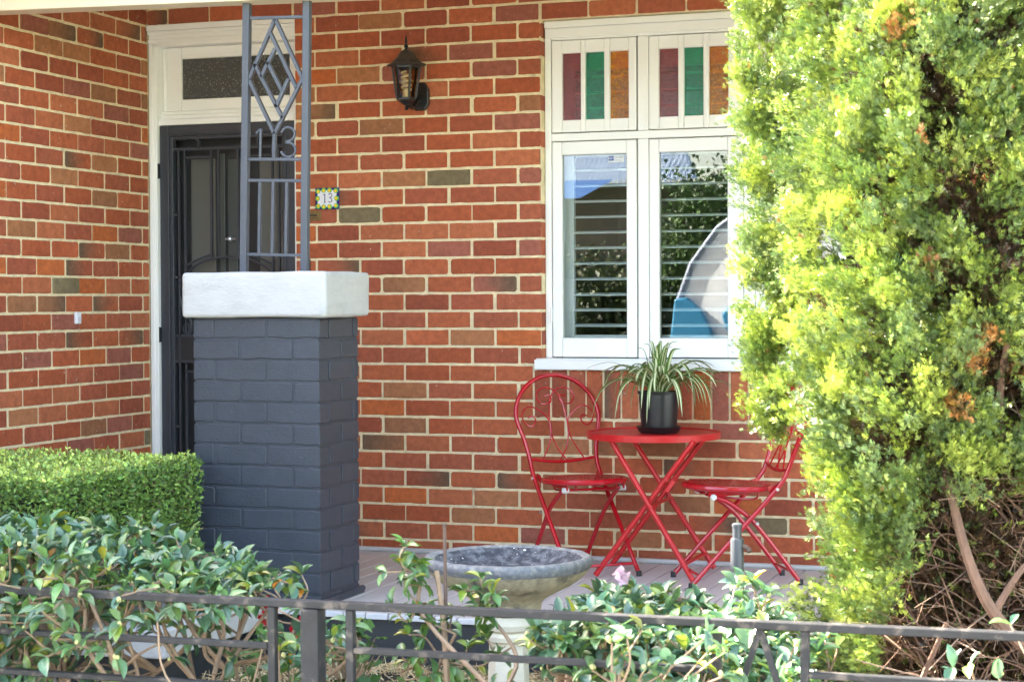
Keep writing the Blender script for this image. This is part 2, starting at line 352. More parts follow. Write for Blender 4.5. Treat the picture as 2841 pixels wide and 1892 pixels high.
# unseen wing walls and roof, sized to shade the garden; main side wall, roofs
mb = MB(); mb.box((-7.2, -4.6, -.35), (XL-.245, -4.36, 2.9)); mb.box((-7.2, -4.355, -.35), (-6.96, 6, 2.9)); mb.box((4.21, 0, -.35), (4.45, 6, 2.8)); mb.box((-7.2, 6.01, -.35), (4.45, 6.2, 2.8))
mb.build("outer_wall", mat("plain_brick", (.26, .07, .04), .85, var=.25, vscale=9), house)
mb = MB()
mb.add([(-7.6, -5.1, 2.86), (-2.12, -5.1, 2.86), (-2.12, 3, 2.86), (-7.6, 3, 2.86), (-4.86, -2.5, 4.8), (-4.86, 3, 4.8)], [(0, 1, 4), (1, 2, 5, 4), (3, 0, 4, 5), (0, 3, 2, 1), (2, 3, 5)])
mb.build("unseen_wing_roof", ROOFT, house)
mb = MB()
mb.add([(-2.1, -.02, 2.98), (4.8, -.02, 2.98), (4.8, 6.5, 2.98), (-7.6, 6.5, 2.98), (-7.6, 3.02, 2.98), (-2.1, 3.02, 2.98), (-1, 3.3, 5.0), (3, 3.3, 5.0)],
       [(0, 1, 7, 6), (1, 2, 7), (2, 3, 6, 7), (3, 4, 5, 6), (5, 0, 6), (0, 5, 4, 3, 2, 1)])
mb.build("main_roof", ROOFT, house)
mb = MB(); mb.add([(XL+.02, -1.76, 2.62), (4.8, -1.76, 2.62), (4.8, -.03, 2.93), (XL+.02, -.03, 2.93), (XL+.02, -1.76, 2.66), (4.8, -1.76, 2.66), (4.8, -.03, 2.97), (XL+.02, -.03, 2.97)],
       [(0, 1, 2, 3), (4, 7, 6, 5), (0, 4, 5, 1), (1, 5, 6, 2), (2, 6, 7, 3), (3, 7, 4, 0)])
mb.build("verandah_roof", ROOFT, house)
mb = MB(); mb.add([(XL+.002, -1.7, 2.598), (4.2, -1.7, 2.598), (4.2, -.012, 2.80), (XL+.002, -.012, 2.80)], [(0, 1, 2, 3)])
for i in range(1, 40):
    x = XL+i*.168; mb.add([(x, -1.7, 2.594), (x+.012, -1.7, 2.594), (x+.012, -.012, 2.796), (x, -.012, 2.796)], [(0, 1, 2, 3)])
mb.build("verandah_ceiling", CREAM, house)
mb = MB()  # the beam over the posts falls slightly to the right
mb.add([(XL+.004, -1.47, 2.437), (4.2, -1.47, 2.29), (4.2, -1.35, 2.29), (XL+.004, -1.35, 2.437), (XL+.004, -1.47, 2.60), (4.2, -1.47, 2.60), (4.2, -1.35, 2.60), (XL+.004, -1.35, 2.60)],
       [(0, 3, 2, 1), (4, 5, 6, 7), (0, 1, 5, 4), (1, 2, 6, 5), (2, 3, 7, 6), (3, 0, 4, 7)])
mb.build("verandah_beam", CREAM, house, bevel=.006)
# skirting along the wall
mb = MB(); mb.box((DX1+.02, -.028, ZF), (4.2, -.001, ZF+.022)); mb.build("skirting", mat("grey_skirting", (.52, .51, .50), .5, var=.05), house, bevel=.008)
# room behind the window
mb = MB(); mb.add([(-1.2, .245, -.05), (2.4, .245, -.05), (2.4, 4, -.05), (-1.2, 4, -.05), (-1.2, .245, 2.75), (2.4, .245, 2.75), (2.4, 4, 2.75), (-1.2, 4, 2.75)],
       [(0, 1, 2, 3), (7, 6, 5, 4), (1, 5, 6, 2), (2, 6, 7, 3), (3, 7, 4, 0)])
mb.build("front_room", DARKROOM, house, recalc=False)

# ------------------------------------------------------------------ window (a part of the house; panes, sashes, blades are sub-parts)
mb = MB(); y0 = .062
def framebox(m, x0, x1, z0, z1, y=0.062, d=.06): m.box((x0, y, z0), (x1, y+d, z1))
framebox(mb, WX0+.002, -.414, .892, 2.495)                       # left jamb
framebox(mb, 1.41, WX1-.002, .892, 2.495)
mb.box((-.414, .0625, 2.405), (1.41, .122, 2.4945)); mb.box((WX0+.006, .040, 2.462), (WX1-.006, .0615, 2.494)); mb.box((WX0+.01, .050, 2.415), (WX1-.01, .0615, 2.4615))
mb.box((-.414, .063, 1.925), (1.41, .121, 1.962))                # transom
for x in (.012, .487+.03, .96+.02):                              # mullions between the lights
    mb.box((x, .0635, .892), (x+.052, .1205, 1.9245)); mb.box((x, .0635, 1.9625), (x+.052, .1205, 2.4045))
win = mb.build("window_frame", WHITE, house, bevel=.004)
mb = MB(); mb.box((-.476, -.028, .838), (1.48, .061, .886)); mb.box((-.470, -.02, .8865), (1.475, .0615, .8915)); mb.build("window_sill", WHITE, win, bevel=.006)
lights = [(-.410, .006), (.066, .515), (.571, .978), (1.034, 1.408)]
gl_lo = [(-.363, -.043), (.112, .440), (.62, .93), (1.085, 1.36)]
for i, ((a, b), (g0, g1)) in enumerate(zip(lights, gl_lo)):
    yy = .058 if i == 0 else .066
    mb = MB(); z0, z1 = .896, 1.921; p0, p1 = .987, 1.858
    mb.box((a, yy, z0), (g0, yy+.045, z1)); mb.box((g1, yy, z0), (b, yy+.045, z1)); mb.box((g0, yy+.0005, z0), (g1, yy+.0445, p0)); mb.box((g0, yy+.0005, p1), (g1, yy+.0445, z1))
    mb.build("casement_sash", WHITE, win, bevel=.005)
    mb = MB(); mb.box((g0, yy+.022, p0), (g1, yy+.026, p1)); mb.build("window_pane", GLASS, win)
    mb = MB(); z0, z1 = 1.966, 2.402; w3 = (g1-g0); bars = [g0+.004, g0+.097, g0+.119, g0+.213, g0+.240, g0+.332]
    if i > 0: bars = [g0+.002, g0+.095, g0+.122, g0+.215, g0+.241, g0+.333]
    if i == 3: bars = [g0, g0+.08, g0+.1, g0+.175, g0+.195, g0+.27]
    e = [a]+bars+[b]
    for q in range(0, 8, 2): mb.box((e[q], yy, z0), (e[q+1], yy+.045, z1))
    for q in range(1, 7, 2):
        mb.box((e[q], yy+.0005, z0), (e[q+1], yy+.0445, 2.024)); mb.box((e[q], yy+.0005, 2.341), (e[q+1], yy+.0445, z1))
    mb.build("fanlight_sash", WHITE, win, bevel=.004)
    for q, m in zip(range(1, 7, 2), (ST_PINK, ST_GREEN, ST_AMBER)):
        mb = MB(); mb.box((e[q], yy+.02, 2.024), (e[q+1], yy+.026, 2.341)); o = mb.build("stained_pane", m, win)
        tag(o, {1: "rose coloured pane", 3: "green pane", 5: "amber pane"}[q])
    # plantation shutter behind
    mb = MB(); s0, s1 = g0-.035, g1+.035
    lft = g0+.028 if i == 0 else g0-.02
    mb.box((s0-.06, .17, .93), (lft, .20, 2.40)); mb.box((s1-.04, .17, .93), (s1+.015, .20, 2.40))
    mb.box((lft, .171, .93), (s1-.04, .199, 1.0)); mb.box((lft, .171, 1.855), (s1-.04, .199, 2.0)); mb.box((lft, .118, 2.268), (s1-.04, .1699, 2.40))
    sh = mb.build("shutter_frame", WHITE_SHUT, win, bevel=.003)
    for k in range(18):
        bl = MB()
        zz = 1.046+.0745*k
        if 1.84 < zz < 2.02 or zz > 2.25: continue
        c, s_ = math.cos(R(6)), math.sin(R(6)); hw = .04
        prof = [(-hw, -.002), (-hw*.5, -.0055), (hw*.5, -.0055), (hw, -.002), (hw, .002), (hw*.5, .0055), (-hw*.5, .0055), (-hw, .002)]
        bl.prism([(.185+u*c-v*s_, zz+u*s_+v*c) for u, v in prof], lft+.002, s1-.042, axis='x')
        bl.build("shutter_blade", WHITE_SHUT, win)
# casement hinges, window sill items
for z in (1.76, 1.10):
    mb = MB(); mb.tube([(-.416, .056, z-.035), (-.416, .056, z+.035)], .006, 8); mb.build("casement_hinge", WHITE, win)
def text(body, size, name, m, parent, mtx, ext=.0006):
    c = bpy.data.curves.new(name, 'FONT'); c.body = body; c.size = size; c.extrude = ext; c.align_x = 'CENTER'; c.align_y = 'CENTER'
    t = bpy.data.objects.new(name, c); COL.objects.link(t); bpy.context.view_layer.update()
    me = bpy.data.meshes.new_from_object(t.evaluated_get(bpy.context.evaluated_depsgraph_get())); bpy.data.objects.remove(t); bpy.data.curves.remove(c)
    me.name = name; me.materials.clear(); me.materials.append(m); o = bpy.data.objects.new(name, me); COL.objects.link(o); o.parent = parent; o.matrix_local = mtx; return o
FACE = Matrix.Rotation(math.pi/2, 4, 'X')
st = thing("security_sticker", "small white and blue alarm sticker in the top corner of the left window pane", "sticker", (-.098, .0795, 1.835))
mb = MB(); mb.box((-.039, -.0006, -.016), (.039, 0, .016)); mb.build("label_sheet", mat("sticker_white", (.72, .74, .72), .4), st)
mb = MB(); mb.box((-.037, -.0010, -.009), (-.010, -.0007, .013)); mb.build("logo_panel", mat("sticker_blue", (.02, .06, .25), .4), st)
INK = mat("sticker_ink", (.12, .12, .13), .5)
text("ADT", .014, "logo_text", mat("logo_white", (.8, .8, .8), .4), st, Matrix.Translation((-.0235, -.0013, .002)) @ FACE, .0001)
text("131 005", .0125, "phone_text", INK, st, Matrix.Translation((.014, -.0011, .006)) @ FACE, .0001)
text("24 hours", .010, "hours_text", INK, st, Matrix.Translation((.014, -.0011, -.007)) @ FACE, .0001)

# ------------------------------------------------------------------ door (parts of the house)
mb = MB()
mb.box((XL+.001, .012, ZF), (-2.527, .12, 2.49)); mb.box((XL+.004, .004, ZF), (-2.545, .0115, 2.49)); mb.box((-1.757, .03, ZF), (DX1, .12, 2.49))
mb.box((XL+.001, .012, 2.475), (DX1, .12, 2.58)); mb.box((XL+.001, -.012, 2.553), (DX1-.001, .0115, 2.583)); mb.box((XL+.001, -.001, 2.535), (DX1-.001, .0115, 2.5525)); mb.box((XL+.001, .005, 2.492), (DX1-.001, .0115, 2.512))
mb.box((-2.5265, .032, 2.074), (-1.7575, .12, 2.105)); mb.box((-2.5265, .050, 2.1055), (-1.7575, .12, 2.128)); mb.box((-2.5265, .060, 2.1285), (-1.7575, .12, 2.147))
df = mb.build("door_frame", WHITE, house, bevel=.004)
mb = MB(); g0, g1, h0, h1 = -2.415, -1.80, 2.207, 2.414
mb.box((-2.50, .07, 2.148), (g0, .11, 2.474)); mb.box((g1, .07, 2.148), (-1.758, .11, 2.474)); mb.box((g0, .0705, 2.148), (g1, .1095, h0)); mb.box((g0, .0705, h1), (g1, .1095, 2.474))
mb.box((-2.5265, .078, 2.148), (-2.5005, .11, 2.474))
tw = mb.build("transom_window", WHITE, house, bevel=.005)
mb = MB(); mb.box((g0, .086, h0), (g1, .09, h1)); mb.build("transom_pane", mat("pebbled_glass", (.045, .045, .043), .22, bump=1, bscale=150, bdist=.006, specks=(120, .60, (.22, .22, .20)), spec=.8), tw)
# security screen door
mb = MB(); X0, X1, ZT = -2.525, -1.759, 2.071
def fr(m, x0, x1, z0, z1, t, y, d): m.box((x0, y, z0), (x0+t, y+d, z1)); m.box((x1-t, y, z0), (x1, y+d, z1)); m.box((x0+t, y+.0004, z1-t), (x1-t, y+d-.0004, z1)); m.box((x0+t, y+.0004, z0), (x1-t, y+d-.0004, z0+t))
fr(mb, X0, X1, ZF+.005, ZT, .046, .036, .05); fr(mb, X0+.0465, X1-.0465, ZF+.052, ZT-.0465, .007, .030, .05); fr(mb, X0+.054, X1-.054, ZF+.06, ZT-.054, .018, .042, .04)
sd = mb.build("security_door", SCREEN, house, bevel=.002)
mb = MB(); cx = -2.142; B = lambda x0, z0, x1, z1, wd=.011: mb.bar((x0, .058, z0), (x1, .058, z1), wd, .014)
xl, xr = X0+.072, X1-.072
B(xl, 1.951, xr, 1.951, .013); B(-2.31, 1.951, -2.31, 1.999); B(-1.974, 1.951, -1.974, 1.999)
for sgn in (-1, 1):
    X = lambda d: cx+sgn*d
    B(X(.285), .06, X(.285), 1.945, .009); B(X(.249), 1.0, X(.249), 1.945, .009); B(X(.098), 1.385, X(.098), 1.945, .011); B(X(.056), 1.392, X(.056), 1.951, .009)
    B(X(.249), 1.908, X(.098), 1.908, .009); B(X(.285), 1.617, X(.315), 1.617); B(X(.285), 1.296, X(.315), 1.296); B(X(.315), .528, X(.285), .528)
    B(X(.249), .06, X(.249), .852, .009); B(X(.098), .06, X(.098), .852); B(X(.249), .81, X(.098), .81, .009)
    mb.tube([(X(.249), .058, 1.355), (X(.18), .058, 1.385), (X(.10), .058, 1.412)], .006, 6)
    mb.tube(smoothpath([(X(.285), .058, 1.27), (X(.22), .058, 1.335), (X(.12), .058, 1.382), (X(0), .058, 1.397)]), .007, 6)
    sp = [(X(.245-.028*math.cos(a)*(1-a/16)), .058, 1.03+.028*math.sin(a)*(1-a/16)) for a in np.linspace(-1.6, 9, 26)]; mb.tube(sp, .0045, 6)
    mb.tube(smoothpath([(X(.285), .058, 1.20), (X(.27), .058, 1.13), (X(.22), .058, 1.06), (X(.245), .058, 1.002)]), .006, 6)
B(xl, .995, xr, .995, .013); B(xl, .862, xr, .862, .013)
mb.build("grille", SCREEN, sd, smooth=True)
mb = MB(); mb.box((xl, .055, .8685), (xr, .062, .9885)); mb.build("kick_panel", DOORD, sd)
mb = MB(); mb.box((-1.803, .018, .96), (-1.772, .0355, 1.14)); mb.tube(smoothpath([(-1.788, .018, 1.08), (-1.788, -.02, 1.08), (-1.83, -.028, 1.08), (-1.89, -.025, 1.075)]), .008, 8); mb.build("door_handle", BLACK, sd, smooth=True)
for z in (1.84, 1.0, .2):
    mb = MB(); mb.box((-2.534, .020, z-.038), (-2.522, .0355, z+.038)); mb.tube([(-2.529, .020, z-.04), (-2.529, .020, z+.04)], .005, 8); mb.build("hinge", BLACK, sd)
# inner door behind the screen
mb = MB(); mb.box((-2.5, .15, ZF), (-1.76, .19, 2.07)); ind = mb.build("inner_door", DOORD, house)
mb = MB(); mb.box((-2.405, .142, 1.30), (-2.262, .1495, 1.905)); mb.box((-2.01, .142, 1.30), (-1.88, .1495, 1.905)); mb.build("glazed_panel", DOORP, ind, bevel=.004)
mb = MB(); mb.box((-2.238, .142, 1.30), (-2.208, .1495, 1.93)); mb.box((-2.190, .141, 1.30), (-2.135, .1495, 1.90)); mb.box((-2.125, .143, 1.30), (-2.110, .1495, 1.90)); mb.build("door_moulding", DOORG, ind, bevel=.004)
mb = MB(); mb.sphere((-2.17, .125, 1.49), .016); mb.tube([(-2.20, .13, 1.49), (-2.14, .13, 1.49)], .006); mb.build("door_knob", STEEL, ind, smooth=True)

# ------------------------------------------------------------------ deck, slab, ground
mb = MB()
x = -3.0+.455; i = 0
xs = np.arange(XL+.01, 4.2, .0965)
for x in xs:
    x1 = min(x+.0905, 4.2); yb = -1.66-random.uniform(0, .006)
    zz = ZF-.0004*random.random()
    mb.box((x, yb, zz-.022), (x1, -.002, zz))
deck = mb.build("verandah_deck", [DECK], None, bevel=.0025, seg=1); tag(deck, kind="structure")
mb = MB()
for x in xs: mb.box((x, -1.671, ZF-.024), (x+.092, -1.6665, ZF-.002))
tag(mb.build("deck_nosing", DECKEND, deck, bevel=.002, seg=1))
mb = MB(); mb.box((-.86, -1.655, -.20), (4.2, -1.635, ZF-.026)); mb.box((-.86, -1.640, -.36), (4.2, -1.620, -.203)); mb.box((-.86, -1.66, -.205), (4.2, -1.6555, -.196)); mb.build("fascia", FASCIA, deck, bevel=.003)
mb = MB(); mb.box((XL, -1.6, -.38), (4.2, -.0, -.34)); mb.build("deck_base", SOIL, deck)

slab_o = thing("concrete_step", "thick grey concrete step slab low beside the clipped hedge", "step")
mb = MB(); mb.prism([(-1.62, -2.46), (-1.10, -2.42), (-1.065, -1.9), (-1.06, -1.665), (-1.62, -1.665)], -.135, -.03, axis='z'); mb.build("tread", SLAB, slab_o, bevel=.008)
mb = MB(); mb.box((-1.6, -2.35, -.34), (-1.16, -1.67, -.137)); mb.build("base", FASCIA, slab_o)  # dark block standing in for the shaded recess under the tread

def grid(name, x0, x1, y0, y1, nx, ny, zf, m):
    vs = [(x0+(x1-x0)*i/nx, y0+(y1-y0)*j/ny, zf(x0+(x1-x0)*i/nx, y0+(y1-y0)*j/ny)) for j in range(ny+1) for i in range(nx+1)]
    fs = [(j*(nx+1)+i, j*(nx+1)+i+1, (j+1)*(nx+1)+i+1, (j+1)*(nx+1)+i) for j in range(ny) for i in range(nx)]
    b = MB(); b.add(vs, fs); o = b.build(name, m, smooth=True); tag(o, kind="structure"); return o
grid("garden_bed", -9, 8, -4.34, -1.6, 120, 24, lambda x, y: -.285+.018*math.sin(9*x+3*y)*math.cos(7*y)+(.03*math.exp(-((x+.2)/.35)**2-((y+2.1)/.3)**2)), SOIL)
b = MB(); b.box((-60, -7.4, -.50), (60, -4.35, -.40)); tag(b.build("pavement", PAVE), kind="structure")
b = MB(); b.box((-60, -9.6, -.52), (60, -7.405, -.42)); tag(b.build("verge", GRASS), kind="structure")
b = MB(); b.box((-60, -9.76, -.56), (60, -9.605, -.43)); b.box((-60, -18.76, -.56), (60, -18.605, -.43)); tag(b.build("kerb", PAVE, bevel=.02), kind="structure")
b = MB(); b.box((-60, -18.6, -.66), (60, -9.765, -.56)); tag(b.build("road", ASPH), kind="structure")
b = MB(); b.add([(-200, -200, -.70), (200, -200, -.70), (200, 200, -.70), (-200, 200, -.70)], [(0, 1, 2, 3)]); tag(b.build("ground", GRASS), kind="structure")
b = MB(); b.box((-60, -60, -.55), (60, -18.77, -.42)); tag(b.build("far_lawn", GRASS), kind="structure")
# mulch: loose straw over the bed
n = 26000
p = np.stack([RNG.uniform(-1.1, 1.9, n), RNG.uniform(-3.2, -1.68, n), np.zeros(n)], 1)
hum = lambda x, y: .05*np.exp(-((x+.45)/.16)**2-((y+1.95)/.16)**2)+.03*np.exp(-((x+.0)/.2)**2-((y+1.9)/.14)**2)+.025*np.exp(-((x-.5)/.3)**2-((y+2.1)/.2)**2)
p[:, 2] = -.272+hum(p[:, 0], p[:, 1])+RNG.uniform(0, .02, n)
ax = unit(rnd(n)*np.array([1, 1, .45])); nr = unit(rnd(n)*.5+np.array([0, 0, 1]))
tag(leafmesh("straw_mulch", [(-.5, 0, 0), (.5, 0, 0), (.45, .5, .6), (-.45, .5, .6), (.4, 1, 0), (-.4, 1, 0)], [(0, 1, 2, 3), (3, 2, 4, 5)], p, ax, nr,
    np.stack([RNG.uniform(.0015, .004, n), RNG.uniform(.02, .06, n), RNG.uniform(-.006, .006, n)], 1), mixcol([(.74, .56, .30), (.62, .45, .22), (.82, .67, .42), (.48, .33, .17)], n), STRAW), kind="stuff")

# ------------------------------------------------------------------ brick pillar with cap and iron post
PX0, PX1, PY0, PY1 = -1.434, -.865, -1.590, -1.205
pil = thing("brick_pillar", "squat charcoal painted brick pillar carrying a thick white rendered cap", "pillar")
mb = MB(); cols = []
pc = (.1, .1, .1)
ZO = 1.1-13*.086
sh = lambda z: z-ZO
bricks(mb, cols, lambda u, z, o: (u, PY0-o, z+ZO-.0), PX0, PX1, -.34-ZO, 1.1-ZO, PX1-PITCH*.5, [], paint=pc, depth=.008, jit=.0016, gap=.011)
bricks(mb, cols, lambda u, z, o: (PX1+o, u, z+ZO), PY0, PY1, -.34-ZO, 1.1-ZO, PY0+PITCH*.9, [], paint=pc, depth=.008, jit=.0016, gap=.011)
bricks(mb, cols, lambda u, z, o: (PX0-o, PY0+PY1-u, z+ZO), PY0, PY1, -.34-ZO, 1.1-ZO, PY0+PITCH*.4, [], paint=pc, depth=.008, jit=.0016, gap=.011)
bricks(mb, cols, lambda u, z, o: (PX0+PX1-u, PY1+o, z+ZO), PX0, PX1, -.34-ZO, 1.1-ZO, PX0, [], paint=pc, depth=.008, jit=.0016, gap=.011)
mb.box((PX0+.005, PY0+.005, -.36), (PX1-.005, PY1-.005, 1.1))
mb.build("shaft", PAINTBRICK, pil, recalc=False)
bm = bmesh.new(); bmesh.ops.create_cube(bm, size=1)
for v in bm.verts: v.co = Vector((-1.145+v.co.x*.652, -1.400+v.co.y*.445, 1.195+v.co.z*.185))
bmesh.ops.bevel(bm, geom=list(bm.edges), offset=.022, segments=4, affect='EDGES', profile=.6)
bmesh.ops.subdivide_edges(bm, edges=list(bm.edges), cuts=5, use_grid_fill=True)
from mathutils import noise as mnoise
for v in bm.verts: v.co += v.normal*(mnoise.noise(v.co*7)*.005+mnoise.noise(v.co*22)*.002)
me = bpy.data.meshes.new("cap"); bm.to_mesh(me); bm.free(); me.materials.append(RENDER); me.shade_smooth()
cap = bpy.data.objects.new("cap", me); COL.objects.link(cap); cap.parent = pil
mb = MB(); mb.prism([(PY0-.02, ZF+.002), (PY0-.02, ZF+.012), (PY0+.0, ZF+.016), (PY1, ZF+.016), (PY1, ZF+.002)], PX1+.001, PX1+.022, axis='x')
mb.tube([(PX1+.006, PY0-.02, ZF+.016), (PX1+.006, PY1+.02, ZF+.016)], .013, 10); mb.build("base_moulding", PAINTBRICK, pil, smooth=True)

post = thing("iron_verandah_post", "grey blue wrought iron post with diamond lattice and house number, standing on the white cap", "post")
Y = -1.40
def ib(m, a, b, wd=.013, d=.014): m.bar((a[0], Y, a[1]), (b[0], Y, b[1]), wd, d)
for (xt, xb) in ((-1.271, -1.297), (-.995, -1.017)):
    mb = MB(); ib(mb, (xb, 1.282), (xt-.001, 2.44), .030, .030); mb.build("upright", IRON, post, bevel=.002)
lean = lambda x, z: x+(z-1.8)*.0224
for z in (2.415, 2.343, 1.757, 1.669, 1.361):
    mb = MB(); ib(mb, (lean(-1.270, z), z+.004), (lean(-1.020, z), z-.004), .013); mb.build("cross_rail", IRON, post, bevel=.0015)
for x in (-1.2155, -1.154, -1.0915):
    mb = MB(); ib(mb, (lean(x, 1.361)+.0, 1.366), (lean(x, 1.669), 1.664), .012); mb.build("baluster", IRON, post)
mb = MB(); T = (-1.143, 2.338); Lp = (-1.266, 2.092); Rp = (-1.020, 2.086); Bp = (-1.150, 1.862)
for a, b in ((T, Lp), (T, Rp), (Lp, Bp), (Rp, Bp), (Bp, (-1.1525, 1.760)), ((-1.166, 2.281), (-1.047, 2.045)), ((-1.239, 2.155), (-1.112, 1.925)),
             ((-1.209, 2.100), (-1.143, 2.216)), ((-1.143, 2.214), (-1.083, 2.084)) if False else ((-1.179, 2.160), (-1.114, 2.040)), ((-1.083, 2.088), (-1.143, 1.972))): ib(mb, a, b, .0135, .018)
mb.build("lattice", IRON, post)
mb = MB(); mb.tube(smoothpath([(-1.236, Y, 1.868), (-1.224, Y, 1.878), (-1.214, Y, 1.885)], 3)+[(-1.219, Y, 1.765)], .0058, 8); mb.build("numeral_one", IRON, post, smooth=True)
three = [(-1.1205, 1.868), (-1.103, 1.885), (-1.080, 1.886), (-1.0615, 1.872), (-1.060, 1.850), (-1.075, 1.834), (-1.099, 1.826), (-1.073, 1.820), (-1.0575, 1.802), (-1.060, 1.778), (-1.082, 1.765), (-1.105, 1.770), (-1.1225, 1.788)]
mb = MB(); mb.tube(smoothpath([(x, Y, z) for x, z in three], 4), .0058, 8); mb.build("numeral_three", IRON, post, smooth=True)

# ------------------------------------------------------------------ wall fittings
lamp = thing("wall_lantern", "black coach lantern with rusty roof on the brick wall between door and window", "lamp", (-1.07, -.16, 2.09))
n6 = lambda r, z: (r, z)
mb = MB(); mb.lathe([(.096, .205), (.098, .200), (.070, .196), (.0, .196)][::-1]+[(.096, .206), (.072, .216), (.060, .232), (.052, .236), (.036, .262), (.022, .272), (.012, .276)], 6, rot=R(8)); mb.build("lantern_roof", LANTERNROOF, lamp)
mb = MB(); mb.lathe([(.009, .274), (.006, .284), (.011, .290), (.010, .296), (.005, .302), (.0065, .312), (.005, .330), (.0015, .345)], 10); mb.build("finial", LANTERN, lamp, smooth=True)
mb = MB()
for k in range(6):
    a = R(8)+k*math.pi/3; mb.bar((.046*math.cos(a), .046*math.sin(a), .044), (.069*math.cos(a), .069*math.sin(a), .197), .009, .009, up=(math.cos(a), math.sin(a), 0))
mb.lathe([(.0, .186), (.070, .186), (.071, .196), (.0, .196)], 6, rot=R(8)); mb.lathe([(.0, .012), (.018, .016), (.036, .030), (.048, .036), (.048, .046), (0, .046)], 6, rot=R(8))
mb.build("cage", LANTERN, lamp)
mb = MB()
for k in range(6):
    a = R(8)+k*math.pi/3; b = a+math.pi/3; r0, r1 = .0445, .067
    mb.add([(r0*math.cos(a), r0*math.sin(a), .046), (r0*math.cos(b), r0*math.sin(b), .046), (r1*math.cos(b), r1*math.sin(b), .186), (r1*math.cos(a), r1*math.sin(a), .186)], [(0, 1, 2, 3)])
mb.build("lantern_glass", LAMPGLASS, lamp, recalc=False)
mb = MB(); mb.tube([(.021*math.cos(t), .021*math.sin(t), .085+t*.0036) for t in np.linspace(0, 24, 120)], .0062, 6); mb.lathe([(.018, .046), (.018, .083), (.01, .087)], 12); mb.build("bulb", BULB, lamp, smooth=True)
mb = MB(); mb.lathe([(.005, -.012), (.011, -.006), (.010, .002), (.006, .008), (.012, .02), (.014, .03), (.009, .036)], 10)
mb.tube(smoothpath([(0, 0, .024), (.002, .03, .012), (.006, .07, .012), (.010, .11, .04), (.012, .15, .055)]), [.011]*12+[.012]*13, 8); mb.tube([(0, .02, .03), (.006, .08, .05), (.012, .145, .075)], .007, 8); mb.build("bracket_arm", LANTERN, lamp, smooth=True)
mb = MB(); mb.prism([(.012+.046*sx, z) for sx, z in ((-.55, .0), (.55, .0), (1, .03), (1, .10), (.55, .135), (-.55, .135), (-1, .10), (-1, .03))], .138, .1595); mb.build("back_plate", LANTERN, lamp, bevel=.006)

tile = thing("number_tile", "glazed house number tile reading 13 with a border of lemons on the brick wall", "tile", (-1.5585, -.004, 1.676))
mb = MB(); mb.box((-.064, -.008, -.053), (.064, 0, .053)); mb.build("tile_body", mat("tile_navy", (.015, .018, .16), .2), tile, bevel=.0015)
mb = MB(); pts = []
for k in range(48):
    a = 2*math.pi*k/48; c, s_ = math.cos(a), math.sin(a); r = (abs(c/.052)**5+abs(s_/.041)**5)**(-1/5)*(1+.035*math.cos(12*a)); pts.append((r*c, r*s_))
mb.prism(pts, -.0095, -.0081); mb.build("tile_face", mat("tile_white", (.74, .73, .76), .2), tile)
mb = MB(); GRN = mat("tile_green", (.12, .42, .10), .25); YEL = mat("tile_yellow", (.85, .56, .03), .25)
spots = [(-.0485, .037), (-.018, .041), (.014, .041), (.0485, .038), (.0515, -.0), (.0485, -.037), (.014, -.041), (-.018, -.041), (-.0485, -.038), (-.0515, .001)]
def disc(m, x, z, r, y, mi, sx=1): m.prism([(x+r*sx*math.cos(a), z+r*math.sin(a)) for a in np.linspace(0, 2*math.pi, 15)[:-1]], y, y+.002, mi)
for x, z in spots: disc(mb, x, z, .0125, -.0104, 0, 1.05); disc(mb, x*.96, z*.96, .0075, -.0118, 1)
mb.build("lemon_border", [GRN, YEL], tile)
INKN = mat("tile_ink", (.02, .02, .12), .3)
mb = MB(); mb.tube([(-.021, -.0105, .017), (-.011, -.0105, .023)], .0014, 6); mb.tube([(-.0115, -.0105, .023), (-.0115, -.0105, -.019)], .0022, 6); mb.tube([(-.018, -.0105, -.020), (-.006, -.0105, -.019)], .0014, 6); mb.build("numeral_one", INKN, tile)
mb = MB(); mb.tube(smoothpath([(x, -.0105, z) for x, z in ((.009, .018), (.016, .024), (.024, .022), (.027, .014), (.021, .006), (.013, .005), (.022, 0), (.027, -.008), (.024, -.017), (.014, -.019), (.008, -.015))], 4), .0018, 6); mb.build("numeral_three", INKN, tile)

pl = thing("brass_plaque", "small tarnished brass plaque screwed to the bricks below the number tile", "plaque", (-1.638, -.002, 1.592))
mb = MB(); mb.box((-.042, -.005, -.024), (.042, 0, .024)); mb.build("plate", BRASS, pl, bevel=.002)
DB = mat("brass_dark", (.05, .032, .012), .5)
mb = MB(); mb.box((-.030, -.0062, -.004), (.022, -.0051, .008)); mb.box((-.034, -.0062, -.012), (.030, -.0051, -.009)); mb.build("inscription", DB, pl)

bell = thing("door_bell", "black plastic door bell button box on the bricks just right of the door", "door bell", (-1.672, 0, 1.345))
mb = MB(); mb.box((-.017, -.020, -.036), (.017, -.001, .036)); mb.build("bell_case", BLACK, bell, bevel=.006)
mb = MB(); mb.lathe([(.0, 0), (.007, 0), (.007, .003), (0, .003)], 14); o = mb.build("bell_button", STEEL, bell, loc=(0, -.0205, .012)); o.rotation_euler = (math.pi/2, 0, 0)

sen = thing("wall_sensor", "tiny white plastic sensor box fixed to the left brick side wall", "sensor", (XL, -.682, 1.093))
mb = MB(); mb.box((.001, -.020, -.028), (.018, .020, .028)); mb.build("sensor_case", mat("white_plastic", (.75, .75, .78), .4), sen, bevel=.004)
mb = MB(); mb.box((.0182, -.012, -.018), (.0195, .012, .004)); mb.build("sensor_lens", mat("pale_plastic", (.62, .62, .66), .3), sen)

